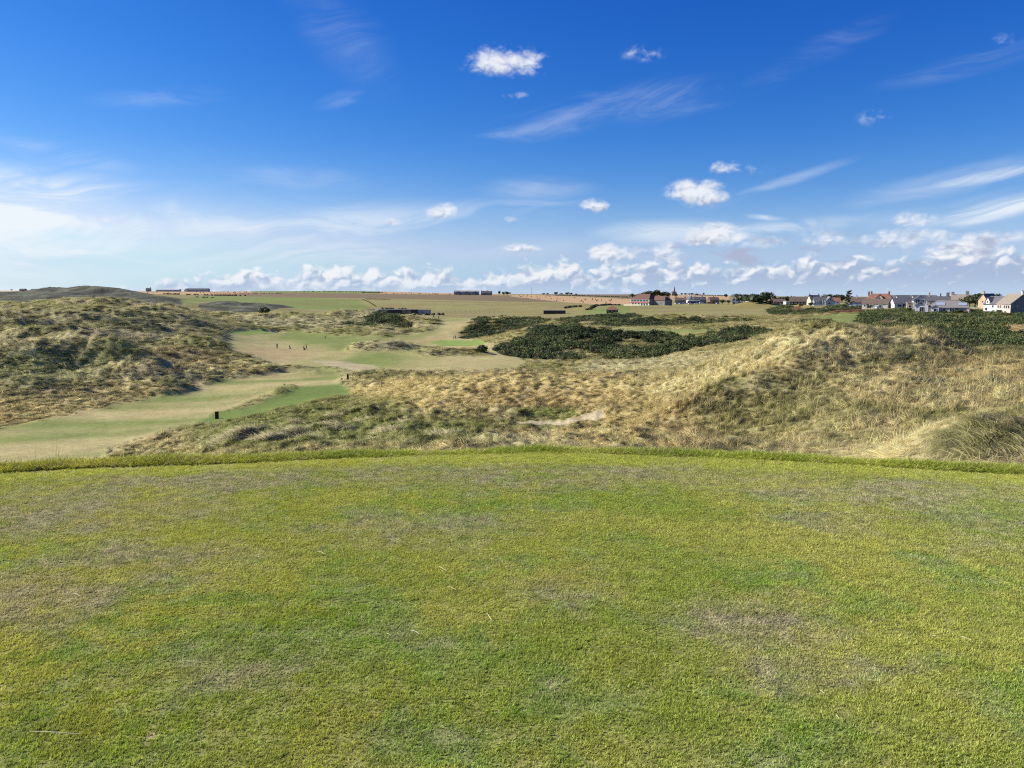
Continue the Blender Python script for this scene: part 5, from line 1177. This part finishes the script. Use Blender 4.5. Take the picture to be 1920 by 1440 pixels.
for a in ((937, 1440, 8.5, 'slim upright tree nearest the middle skyline farmhouse', .6), (944, 1440, 7.5, 'small rounded tree, middle of the three beside the skyline farm', .8), (952, 1430, 8.5, 'broad bushy tree, last of the three beside the skyline farm', 1.35),
          (1018, 1700, 5, 'low skyline tree right of the radio mast', 1.5), (1026, 1700, 5.5, 'second skyline tree right of the radio mast', 1.0), (1041, 1700, 8, 'taller dark tree above the bale field', 1.3), (1051, 1720, 5, 'small tree between two dark trees above the bale field', 1.3),
          (1062, 1690, 7, 'broad dark tree above the bale field', 1.6), (1070, 1700, 6, 'dark tree right of the broad one above the bale field', 1.0), (1079, 1700, 4, 'last low tree above the bale field', 1.6),
          (1183, 1150, 8, 'lone tree left of the clubhouse wood', .9), (1191, 1060, 8, 'dark tree just left of the clubhouse roof', 1.0), (1198, 1080, 10, 'leftmost tree of the wood behind the clubhouse', 1.0), (1208, 1150, 12, 'tall tree at the left of the wood behind the clubhouse', 1.3), (1219, 1150, 13, 'large rounded tree in the wood behind the clubhouse', 1.4), (1229, 1150, 13, 'tallest tree of the wood behind the clubhouse', 1.4), (1239, 1160, 12, 'right hand large tree of the wood behind the clubhouse', 1.3), (1247, 1180, 10, 'last tree of the wood, below the church', 1.1),
          (1263, 1350, 7, 'bushy tree below and right of the church', 1.5), (1274, 1750, 6, 'first skyline tree right of the church', 1.0), (1281, 1760, 5.5, 'second skyline tree right of the church', 1.2), (1287, 1750, 4.5, 'third skyline tree right of the church', 1.0), (1292, 1760, 6, 'fourth skyline tree right of the church', 1.5), (1302, 1750, 5, 'wide low tree on the skyline beyond the bus', 2.2), (1314, 1750, 7, 'small pointed tree on the skyline beyond the bus', .7),
          (1356, 1250, 7, 'dark tree at the end of the skyline stubble', 1.2), (1350, 730, 5, 'bushy tree at the left of the white gabled house', 1.3), (1361, 735, 4.4, 'dark shrubby tree touching the white gabled house', 1.2), (1386, 700, 2.6, 'garden shrub between the two white gables', 1.5), (1396, 705, 2.4, 'garden shrub below the right white gable', 1.7),
          (1375, 1150, 8, 'first of the trees behind the white gabled house', 1.8), (1392, 1150, 8, 'second of the trees behind the white gabled house', 1.8), (1412, 1100, 9, 'third of the trees, behind the pale blue house', 1.9), (1430, 1050, 11, 'domed tree behind the red walled bungalow', 1.6), (1446, 820, 8, 'thin tree behind the dark brown barn', .8), (1456, 800, 7, 'bushy tree behind the dark brown barn', 1.5), (1471, 800, 7.5, 'wind swept tree behind the white garage', 1.4), (1484, 850, 7, 'dark tree behind the timber bungalow', 1.3),
          (1513, 570, 3.4, 'garden bush below the cream gable', 1.5), (1548, 700, 8, 'first of the dark trees left of the tall conifer', 1.7), (1560, 700, 8.2, 'second of the dark trees left of the tall conifer', 1.7), (1571, 690, 7.8, 'third of the dark trees left of the tall conifer', 1.5),
          (1695, 395, 2.2, 'clipped green bush in front of the grey roofed bungalow', 2.2), (1790, 352, 2.6, 'green shrub in front of the solar panelled bungalow', 2.0), (1808, 430, 7, 'dark tree behind the stone chimneys', 1.2), (1818, 430, 6.6, 'light green tree left of the narrow sandstone house', 1.2), (1829, 420, 6.2, 'low round tree beside the narrow sandstone house', 1.3), (1824, 520, 8.5, 'broad dark tree behind the light green tree', 1.8), (1843, 520, 8.4, 'dark tree behind the narrow sandstone house', 1.6), (1885, 430, 7.5, 'dark tree seen between the white and the big grey houses', 1.0),
          (168, 2050, 9, 'left of the two trees on the far left skyline', 1.4), (177, 2050, 8, 'right of the two trees on the far left skyline', 1.4), (1624, 432, 2.6, 'small bare brown tree in front of the stone bungalow', .9), (35, 2050, 4, 'low shrub on the far left skyline', 2.0)):
    tree(*a)
for p in first: COL.objects.unlink(p)      # (none left in practice)
# the tall wind-flagged conifer among the houses
t = thing('conifer', 'tall dark wind flagged conifer with tiered branches among the houses', 'tree', plot(1582, 475), 0)
t.scale = (1.35,) * 3
m = MB(); m.cyl((0, 0, -.5), (.15, 0, 8.2), .28, .06, 8); m.obj('trunk', M_BARK, t)
r_ = np.random.default_rng(77); lob = []
for k in range(34):
    zz = 1.2 + 7.0 * (k / 33) ** .9; rr = 3.0 * (1 - .5 * (k / 33)) * r_.uniform(.35, 1.0); a = r_.uniform(0, 6.28)
    for q in (.4, .75, 1.0): lob.append((rr * q * math.cos(a) + .12 * zz * .3, rr * q * math.sin(a), zz + .22 * rr * q, .42))
link(bpy.data.objects.new('crown', crown_mesh(78, lob, 1500, .17, .5)), t)

def hedge(label, pts, h, w, seed, name='hedge', cat='hedge', gap=.0):
    """pts: (px, distance) along the foot"""
    r = np.random.default_rng(seed); P = [plot(*p) for p in pts]; lob = []
    o0 = Vector(P[0])
    for a, b in zip(P[:-1], P[1:]):
        a, b = Vector(a), Vector(b); n = max(2, int((b - a).length / (w * .6)))
        for k in range(n):
            q = a.lerp(b, k / n); q.z = float(ground_at(q.x, q.y)); q -= o0
            if r.uniform() < gap: continue
            hh = h * .62 * r.uniform(.5, 1.15); lob.append((q.x + r.normal(0, w * .15), q.y + r.normal(0, w * .15), q.z + hh * .45, w * .36 * r.uniform(.6, 1.25)))
    me = crown_mesh(seed, lob, min(2600, len(lob) * 26), w * .12, .8 * h / w)
    o = link(bpy.data.objects.new(name, me)); o.location = o0
    m_ = MB(); m_.cyl((0, 0, -.2), (0, 0, h * .4), .1, .06, 6); m_.obj('stem', M_BARK, o)
    return tag(o, label, cat)
hedge('dark field wall hedge along the top of the rough pasture', [(690, 935), (712, 925), (735, 915)], 1.4, 1.5, 1)
hedge('thin hedge running down the pasture to the range building', [(684, 900), (695, 800), (708, 700)], 1.0, 1.1, 2)
hedge('broken hedge under the skyline stubble left of centre', [(400, 1480), (450, 1450), (500, 1440), (535, 1440)], 2.2, 2.6, 3, gap=.4)
hedge('hedge at the corner of the skyline pasture', [(682, 1620), (722, 1560)], 3, 4, 4)
hedge('dark hedge between the bale field and the brown hill', [(1040, 1500), (1080, 1420), (1120, 1330), (1180, 1210)], 3, 3.6, 5, gap=.2)
hedge('dark hedge climbing beside the green paddock', [(1102, 610), (1115, 640), (1130, 690), (1146, 730), (1160, 760)], 2.6, 4, 6)
hedge('long low hedge on the skyline beyond the bus', [(1300, 1770), (1330, 1760), (1358, 1750)], 4, 5, 7)
hedge('scrubby hedge on the skyline field left of centre', [(560, 1850), (640, 1800), (690, 1800)], 2.5, 4, 8, gap=.5)
hedge('low dark scrub line above the far left dunes', [(318, 1150), (360, 1150), (420, 1150), (470, 1150)], 3, 6, 9, gap=.25)
hedge('dark scrub strip on the green field', [(378, 900), (395, 900), (412, 905)], 1.6, 5, 10, gap=.3)
hedge('dark gorse strip below the range building', [(770, 520), (800, 518), (838, 520)], 3.0, 4, 11)
hedge('short dark gorse strip left of the long gorse strip', [(748, 505), (770, 503), (790, 505)], 2.4, 4, 12)
hedge('scrub behind the range building', [(718, 640), (740, 640), (770, 640)], 3.6, 5, 13)
hedge('low wall of shrubs before the grey roofed bungalow', [(1690, 402), (1725, 398), (1750, 385)], 1.2, 1.6, 14)
hedge('garden hedge below the tall conifer', [(1560, 520), (1590, 500), (1612, 490)], 1.8, 3.4, 15)
hedge('dark shrub border before the big grey house', [(1850, 340), (1880, 335), (1896, 332)], 1.4, 2, 16)
hedge('patch of scrub on the slope above the shelter', [(1062, 640), (1075, 650), (1090, 640)], 3, 7, 17, name='scrub', cat='scrub')
def bush(label, px, d, w, h, seed):
    lob = [(w * .32 * math.cos(k * 1.1) * (k % 3) / 2, w * .32 * math.sin(k * 1.1) * (k % 3) / 2, h * (.35 + .06 * (k % 4)), w * .26) for k in range(10)]
    o = link(bpy.data.objects.new('bush', crown_mesh(seed, lob, 700, w * .05, h / w * 1.4))); o.location = plot(px, d)
    m_ = MB(); m_.cyl((0, 0, -.3), (0, 0, h * .4), .12, .06, 6); m_.obj('stem', M_BARK, o)
    tag(o, label, 'bush', 'lone dark bushes')
bush('rounded dark bush in the hollow below the green field', 500, 470, 9, 4.2, 31)
bush('dark bush on the fairway corner below the gorse bank', 905, 222, 3.4, 2.2, 33)
bush('small dark bush at the foot of the gorse left of the big bank', 929, 236, 2.2, 1.3, 34)
bush('dark gorse dome on the green left of the houses', 1410, 640, 26, 5.5, 35)
bush('small dark gorse clump right of the gorse dome', 1436, 630, 6, 3.0, 36)

# ------------------------------------------------------------------ straw bales in the stubble fields
bm = bmesh.new(); bmesh.ops.create_cone(bm, cap_ends=True, segments=14, radius1=.72, radius2=.72, depth=1.35)
bmesh.ops.bevel(bm, geom=[e for e in bm.edges if len(e.link_faces) == 2 and e.calc_face_angle() > 1], offset=.10, segments=1, affect='EDGES')
bmesh.ops.rotate(bm, verts=bm.verts, cent=(0, 0, 0), matrix=Matrix.Rotation(R(90), 3, 'X')); bmesh.ops.translate(bm, verts=bm.verts, vec=(0, 0, .7))
bale_me = bpy.data.meshes.new('straw_bale'); bm.to_mesh(bale_me); bm.free(); bale_me.materials.append(plain('straw', (.42, .29, .13), .9, .25, 3))
rb = np.random.default_rng(91); nb = 0
def bale(px, d, lab):
    global nb
    o = link(bpy.data.objects.new('straw_bale', bale_me)); o.location = plot(px, d); o.rotation_euler = (0, 0, rb.uniform(0, 3)); o.scale = (1.15,) * 3
    tag(o, lab, 'straw bale', 'round straw bales on the stubble'); nb += 1
for k in range(62):
    px = rb.uniform(968, 1178); d = rb.uniform(880, 1420); 
    i, j = cell(np.array([(px - 960) / FL * d]), np.array([d]))
    if RG[i[0], j[0]] == STUBBLE: bale(px, d, 'round straw bale lying on the large stubble field right of centre')
for k in range(34): bale(rb.uniform(718, 850), rb.uniform(1400, 1620), 'round straw bale on the narrow skyline stubble above the brown field')
for k in range(40): bale(rb.uniform(255, 540), rb.uniform(1450, 1850), 'round straw bale on the stubble before the left skyline barns')

# ------------------------------------------------------------------ cars, bus
PAINT = {k: mat('car_paint_' + k, (lambda T, c=c: bsdf(T, c, .25, 0, .5))) for k, c in (('white', (.75, .75, .74)), ('silver', (.45, .46, .47)), ('navy', (.02, .03, .09)), ('black', (.015, .015, .017)), ('red', (.32, .03, .03)))}
M_TYRE = plain('tyre', (.015, .015, .015), .9); M_RIM = plain('alloy', (.4, .4, .4), .35, metal=.6)
M_LAMP = mat('lamp_glass', lambda T: bsdf(T, (.7, .7, .68), .1, 0, .6)); M_LAMPR = mat('rear_lamp', lambda T: bsdf(T, (.4, .02, .02), .2, 0, .6))
def loft(secs, mats, name, parent):
    """body from cross sections (x, half width, z low, z high, half width at top)"""
    m = MB(); rings = []
    for (x, w, z0, z1, wt) in secs: rings.append([(x, -w, z0), (x, -w * 1.02, (z0 * .55 + z1 * .45)), (x, -wt, z1), (x, wt, z1), (x, w * 1.02, (z0 * .55 + z1 * .45)), (x, w, z0)])
    for a, b in zip(rings[:-1], rings[1:]):
        for k in range(6): m.face([a[k], a[(k + 1) % 6], b[(k + 1) % 6], b[k]])
    m.face(rings[0]); m.face(rings[-1][::-1]); return m.obj(name, mats, parent)
def make_car():
    t = thing('parked_car', 'x', 'car', (0, 0, 0), 0, 'cars parked by the clubhouse and houses')
    b = loft([(-2.15, .70, .35, .72, .62), (-2.0, .84, .26, .92, .74), (-1.1, .88, .22, .98, .80), (.7, .88, .22, .96, .80), (1.6, .86, .24, .84, .74), (2.05, .76, .30, .66, .62), (2.15, .62, .36, .55, .54)], PAINT['white'], 'body', t)
    g = loft([(-1.75, .70, .93, .96, .70), (-1.15, .72, .95, 1.40, .56), (-.1, .73, .95, 1.47, .58), (.55, .72, .94, 1.34, .56), (1.25, .68, .88, .92, .66)], W['glass'], 'window_band', t)
    r = loft([(-1.2, .575, 1.385, 1.44, .54), (-.1, .59, 1.46, 1.51, .56), (.6, .57, 1.33, 1.38, .54)], PAINT['white'], 'roof', t)
    for x in (-1.35, 1.32):
        for s in (-1, 1):
            m = MB(); m.cyl((x, s * .70, .32), (x, s * .90, .32), .32, .32, 14); wo = m.obj('wheel', M_TYRE, t)
            m = MB(); m.cyl((x, s * .89, .32), (x, s * .915, .32), .19, .17, 10); m.obj('rim', M_RIM, wo)
    for s in (-1, 1):
        m = MB(); m.box((2.02, s * .56, .62), (.16, .30, .13)); m.obj('headlight', M_LAMP, t); m = MB(); m.box((-2.08, s * .60, .74), (.10, .22, .15)); m.obj('tail_light', M_LAMPR, t)
    return t
car0 = make_car(); ncar = 0
def car(px, d, rz, paint, label):
    global ncar
    t = car0 if ncar == 0 else dup(car0); ncar += 1
    t.location = plot(px, d, .02); t.rotation_euler = (0, 0, R(rz)); t['label'] = label
    for ch in t.children:
        if ch.name.split('.')[0] in ('body', 'roof'):
            ch.material_slots[0].link = 'OBJECT'; ch.material_slots[0].material = PAINT[paint]
for a in ((1245, 690, 20, 'white', 'white car nearest the dark end of the clubhouse'), (1252, 700, 60, 'black', 'black car second from the clubhouse'), (1266, 705, 15, 'white', 'white car left of the pale silver pair in the car park'), (1273, 703, 25, 'silver', 'silver car in the row left of the bus'), (1279, 706, 20, 'white', 'white car just left of the bus'),
          (1291, 692, 10, 'white', 'white car in front of the bus'), (1302, 692, 170, 'silver', 'silver car in front of the rear of the bus'), (1311, 700, 15, 'white', 'white car right behind the bus'), (1318, 704, 30, 'navy', 'navy car right of the bus'), (1325, 702, 25, 'navy', 'navy car second right of the bus'), (1333, 704, 10, 'red', 'dark red car near the end of the car park'), (1341, 704, 35, 'silver', 'silver car at the right end of the car park'),
          (1459, 655, 20, 'white', 'white car parked in front of the white garage'), (1641, 436, 5, 'white', 'white car parked before the stone bungalow'), (722, 552, 5, 'white', 'white car parked by the range building')): car(*a)
t = thing('coach', 'white and blue motor coach in the car park right of the clubhouse', 'coach', plot(1297, 715, .05), R(3))
loft([(-5.8, 1.2, .4, 1.75, 1.22), (5.6, 1.2, .4, 1.75, 1.22), (5.9, 1.1, .5, 1.6, 1.1)], PAINT['navy'], 'body', t)
loft([(-5.75, 1.2, 1.75, 2.75, 1.18), (5.5, 1.2, 1.75, 2.7, 1.15)], W['glass'], 'window_band', t)
loft([(-5.8, 1.24, 2.72, 3.3, 1.1), (5.3, 1.24, 2.72, 3.3, 1.05), (5.7, 1.15, 2.7, 2.95, 1.0)], PAINT['white'], 'roof', t)
for x in (-3.6, 3.9):
    for s in (-1, 1):
        m = MB(); m.cyl((x, s * .95, .5), (x, s * 1.25, .5), .5, .5, 14); wo = m.obj('wheel', M_TYRE, t); m = MB(); m.cyl((x, s * 1.24, .5), (x, s * 1.27, .5), .28, .25, 10); m.obj('rim', M_RIM, wo)
for s in (-1, 1):
    m = MB(); m.box((5.85, s * .8, .9), (.16, .34, .2)); m.obj('headlight', M_LAMP, t)

# ------------------------------------------------------------------ golfers
M_SKIN = plain('skin', (.50, .31, .23), .6); M_HAIR = plain('hair', (.05, .035, .025), .7)
CLO = {k: plain('cloth_' + k, c, .9) for k, c in (('black', (.015, .016, .020)), ('navy', (.020, .028, .055)), ('charcoal', (.035, .035, .038)), ('white', (.70, .70, .68)), ('grey', (.22, .22, .22)), ('maroon', (.10, .02, .03)))}
def person(label, px, d, rz, top, trousers, pose='stand', capcol='black', group='golfers on the fairways', dz=0):
    t = thing('person', label, 'person', plot(px, d, dz), R(rz), group)
    if pose == 'stand':  J = dict(pel=(0,0,.93), che=(0,.02,1.28), nek=(0,.03,1.48), hed=(0,.01,1.60), lk=(-.10,-.02,.50), la=(-.11,.03,.09), lt=(-.13,-.13,.04), rk=(.10,-.05,.50), ra=(.12,0,.09), rt=(.14,-.16,.04), le=(-.26,.03,1.13), lh=(-.24,-.10,.90), re=(.27,.03,1.13), rh=(.26,-.08,.88))
    elif pose == 'walk': J = dict(pel=(0,0,.92), che=(0,-.02,1.28), nek=(0,-.03,1.48), hed=(0,-.06,1.60), lk=(-.09,-.18,.52), la=(-.10,-.20,.10), lt=(-.10,-.36,.06), rk=(.10,.05,.48), ra=(.10,.32,.16), rt=(.11,.22,.05), le=(-.25,.14,1.16), lh=(-.22,.06,.90), re=(.26,-.10,1.12), rh=(.22,-.36,1.00))
    else:                J = dict(pel=(0,.16,.86), che=(0,-.12,1.16), nek=(0,-.24,1.32), hed=(0,-.34,1.40), lk=(-.13,-.06,.48), la=(-.14,.04,.09), lt=(-.16,-.12,.04), rk=(.13,-.06,.48), ra=(.14,.04,.09), rt=(.16,-.12,.04), le=(-.20,-.26,.98), lh=(-.05,-.42,.78), re=(.20,-.26,.98), rh=(.04,-.42,.74))
    K = ['pel', 'che', 'nek', 'hed', 'lk', 'la', 'lt', 'rk', 'ra', 'rt', 'ls', 'le', 'lh', 'rs', 're', 'rh', 'lp', 'rp', 'crown']
    c = Vector(J['che']); J['ls'] = tuple(c + Vector((-.19, 0, .13))); J['rs'] = tuple(c + Vector((.19, 0, .13))); p = Vector(J['pel'])
    J['lp'] = tuple(p + Vector((-.09, 0, -.05))); J['rp'] = tuple(p + Vector((.09, 0, -.05))); h = Vector(J['hed']); n_ = Vector(J['nek']); J['crown'] = tuple(h + (h - n_).normalized() * .12)
    rad = dict(pel=.155, che=.165, nek=.062, hed=.098, lk=.066, la=.048, lt=.042, rk=.066, ra=.048, rt=.042, ls=.075, le=.048, lh=.038, rs=.075, re=.048, rh=.038, lp=.10, rp=.10, crown=.075)
    E = [('pel', 'che'), ('che', 'nek'), ('nek', 'hed'), ('hed', 'crown'), ('pel', 'lp'), ('lp', 'lk'), ('lk', 'la'), ('la', 'lt'), ('pel', 'rp'), ('rp', 'rk'), ('rk', 'ra'), ('ra', 'rt'), ('che', 'ls'), ('ls', 'le'), ('le', 'lh'), ('che', 'rs'), ('rs', 're'), ('re', 'rh')]
    me = bpy.data.meshes.new('person_skeleton'); me.from_pydata([J[k] for k in K], [(K.index(a), K.index(b)) for a, b in E], [])
    o = link(bpy.data.objects.new('body', me), t); md = o.modifiers.new('skin', 'SKIN'); o.modifiers.new('sub', 'SUBSURF').levels = 1
    for i, k in enumerate(K): me.skin_vertices[0].data[i].radius = (rad[k], rad[k] * (.78 if k in ('pel', 'che') else 1)); me.skin_vertices[0].data[i].use_root = (k == 'pel')
    dg = bpy.context.evaluated_depsgraph_get(); nm = bpy.data.meshes.new_from_object(o.evaluated_get(dg)); o.modifiers.clear(); o.data = nm
    nm.materials.clear()
    for mm in (CLO[top], CLO[trousers], M_SKIN): nm.materials.append(mm)
    hh, pl = Vector(J['nek']), Vector(J['pel'])
    for f in nm.polygons:
        q = f.center; f.use_smooth = True
        dh = min((q - Vector(J['lh'])).length, (q - Vector(J['rh'])).length)
        f.material_index = 2 if ((q - h).length < .17 and q.z > hh.z - .02) or dh < .085 else (1 if q.z < pl.z + .02 and dh > .13 and (q - pl).length < .95 else 0)
    m = MB(); f0 = (h - n_).normalized(); cpos = h + f0 * .07
    m.cyl(cpos, cpos + f0 * .07, .108, .085, 10); m.box(cpos + Vector((0, -.13, .015)), (.15, .12, .02)); m.obj('cap', CLO[capcol], t)
    m = MB(); m.cyl(h + Vector((0, .02, -.03)), cpos + Vector((0, .012, .01)), .098, .104, 10); m.obj('hair', M_HAIR, t)
    m = MB(); m.box(h + Vector((0, -.105, -.01)), (.028, .03, .04)); m.obj('nose', M_SKIN, t)
    for s, k in ((-1, 'lh'), (1, 'rh')):
        m = MB(); b = Vector(J[k])
        for q in range(4): m.cyl(b + Vector((s * .0, -.02 + q * .014, -.02)), b + Vector((s * -.008, -.03 + q * .016, -.10 + abs(q - 1.5) * .01)), .009, .007, 5)
        m.cyl(b + Vector((s * -.015, -.03, -.01)), b + Vector((s * -.03, -.055, -.06)), .010, .008, 5); m.obj('hand', M_SKIN, t)
    return t
def golf_bag(label, px, d, rz, colr, trolley=True):
    t = thing('golf_trolley', label, 'golf trolley', plot(px, d), R(rz), 'golf trolleys and bags')
    m = MB(); m.cyl((0, .05, .22), (0, .30, 1.02), .13, .15, 10); m.box((0, .02, .5), (.22, .14, .3)); m.obj('bag', CLO[colr], t)
    for k in range(5):
        a = k * 1.25; p = Vector((.07 * math.cos(a), .30 + .07 * math.sin(a), 1.0)); q = p + Vector((.03 * math.cos(a), .08, .16 + .03 * (k % 3)))
        m = MB(); m.cyl(p, q, .012, .012, 5); m.box(q + Vector((0, -.02, .03)), (.05, .09, .07), 1); m.obj('club', [W['steel'], CLO['black']], t)
    for s in (-1, 1):
        m = MB(); m.cyl((s * .28, .12, .15), (s * .34, .12, .15), .15, .15, 12); m.obj('wheel', M_TYRE, t)
    m = MB(); m.cyl((-.3, .12, .15), (.3, .12, .15), .015, .015, 5); m.cyl((0, .1, .15), (0, .55, .95), .018, .018, 5); m.cyl((-.12, .55, .95), (.12, .55, .95), .018, .018, 5); m.obj('handle', W['steel'], t)
    return t
person('person in dark clothes standing alone at the left on the fairway', 522, 241, 15, 'navy', 'black')
golf_bag('golf trolley with bag between the standing figures on the fairway', 546.5, 243, 60, 'charcoal')
person('person in dark clothes beside a trolley, right of the lone trolley', 576.5, 242, -50, 'black', 'charcoal', 'walk')
golf_bag('golf trolley pulled by the right hand figure on the fairway', 573.2, 241, 80, 'black')
person('person in dark clothes bending farther up the fairway', 612, 291, 100, 'black', 'charcoal', 'bend')
person('person in dark clothes on the far fairway between the gorse hills, left one', 814.5, 402, 170, 'black', 'black', 'stand')
person('person in grey on the far fairway between the gorse hills, right one', 823.5, 404, 190, 'grey', 'charcoal', 'stand')
person('person in a white top bending beside a trolley by the bright green', 851.5, 300, 60, 'white', 'navy', 'bend', 'white')
golf_bag('golf trolley beside the person in white by the bright green', 855, 300, 20, 'navy')

# ------------------------------------------------------------------ tee furniture on the lower tee
def tee_post(label, px, d, w, h):
    t = thing('tee_post', label, 'tee post', plot(px, d), R(12), 'black posts on the lower tee')
    m = MB(); m.box((0, 0, h / 2 - .1), (w, w * .62, h + .2), 0, 0, .97); o = m.obj('case', W['black'], t)
    m = MB(); m.box((0, -.01, h + .035), (w * 1.06, w * .7, .07)); m.obj('lid', W['black'], t)
    m = MB(); m.box((0, -w * .32, h * .62), (w * .6, .02, h * .28)); m.obj('plate', CLO['charcoal'], t)
tee_post('black upright tee post at the left front of the lower tee', 404, 103.5, .46, .92)
tee_post('slim black tee post at the right end of the lower tee', 652.5, 143, .36, .86)
for px, d, lab in ((533, 139, 'small dark tee marker near the middle of the lower tee'), (641, 143, 'small dark tee marker beside the slim tee post')):
    t = thing('tee_marker', lab, 'tee marker', plot(px, d), 0, 'small tee markers')
    bm = bmesh.new(); bmesh.ops.create_uvsphere(bm, u_segments=12, v_segments=8, radius=.14); bmesh.ops.translate(bm, verts=bm.verts, vec=(0, 0, .16)); me = bpy.data.meshes.new('ball'); bm.to_mesh(me); bm.free(); me.materials.append(W['black']); link(bpy.data.objects.new('ball', me), t)
    m = MB(); m.cyl((0, 0, -.1), (0, 0, .06), .03, .03, 6); m.obj('spike', W['steel'], t)
t = thing('marker_stake', 'brown stake with a pale board in the golden grass', 'stake', plot(716, 120), 0)
m = MB(); m.box((0, 0, .55), (.12, .1, 1.5)); m.obj('post', W['wood'], t); m = MB(); m.box((.22, -.02, .85), (.38, .04, .34)); m.obj('board', W['cream'], t)
for px, d, lab in ((1196, 600, 'nearer white marker post on the grass below the clubhouse'), (1202, 628, 'farther white marker post on the grass below the clubhouse')):
    t = thing('marker_post', lab, 'marker post', plot(px, d), 0, 'white marker posts'); m = MB(); m.cyl((0, 0, -.2), (0, 0, .8), .17, .15, 8); m.obj('post', W['white'], t); m = MB(); m.cyl((0, 0, .8), (0, 0, .95), .19, .10, 8); m.obj('cap', W['white'], t)
t = thing('netting_fence', 'thin tall netting fence across the practice ground', 'fence', plot(890, 575), 0)
for k in range(13):
    x0, y0, z0 = plot(838 + k * 8.9, 575 + k * .5); m = MB(); m.cyl((0, 0, -.2), (0, 0, 3.6), .05, .05, 5); o = m.obj('post', W['wood'], t); o.location = Vector((x0, y0, z0)) - Vector(t.location)
m = MB()
for k in range(12):
    a = Vector(plot(838 + k * 8.9, 575 + k * .5)) - Vector(t.location); b = Vector(plot(838 + (k + 1) * 8.9, 575.5 + k * .5)) - Vector(t.location)
    for q in range(7): m.cyl(a + Vector((0, 0, .3 + q * .52)), b + Vector((0, 0, .3 + q * .52)), .012, .012, 3, 0, False)
o = m.obj('net', W['steel'], t); o['kind'] = 'stuff'

# ------------------------------------------------------------------ dry straw stems dropped on the tee
M_STRAW = plain('dry_straw', (.62, .54, .34), .7)
rs = np.random.default_rng(5)
def straw(px, py, px2, py2, lab=None):
    def tp(a, b): y = EYE * FL / (b - HOR); return Vector(((a - 960) / FL * y / 1.0, y, .021 + .012 * math.sin(((a - 960) / FL * y) * .7 + y)))
    p, q = tp(px, py), tp(px2, py2); mid = (p + q) / 2 + Vector((rs.normal(0, .003), rs.normal(0, .003), .004))
    m = MB(); m.cyl(p, mid, .0012, .0016, 5); m.cyl(mid, q, .0016, .0009, 5)
    o = m.obj('straw', M_STRAW); tag(o, 'pale dry straw stem lying on the mown tee', 'straw', 'dry straw stems dropped on the tee')
for a in ((819, 1080, 833, 1089), (834, 1121, 851, 1128), (762, 1214, 778, 1222), (944, 1024, 950, 1026), (583, 1050, 597, 1056), (0, 1434, 100, 1440), (105, 1142, 118, 1147), (912, 1178, 920, 1192), (1784, 1220, 1797, 1224), (1670, 1292, 1676, 1282), (1570, 1336, 1578, 1343), (1604, 1390, 1610, 1398), (1842, 902, 1868, 906), (1840, 1222, 1862, 1230), (714, 1220, 722, 1226)): straw(*a)
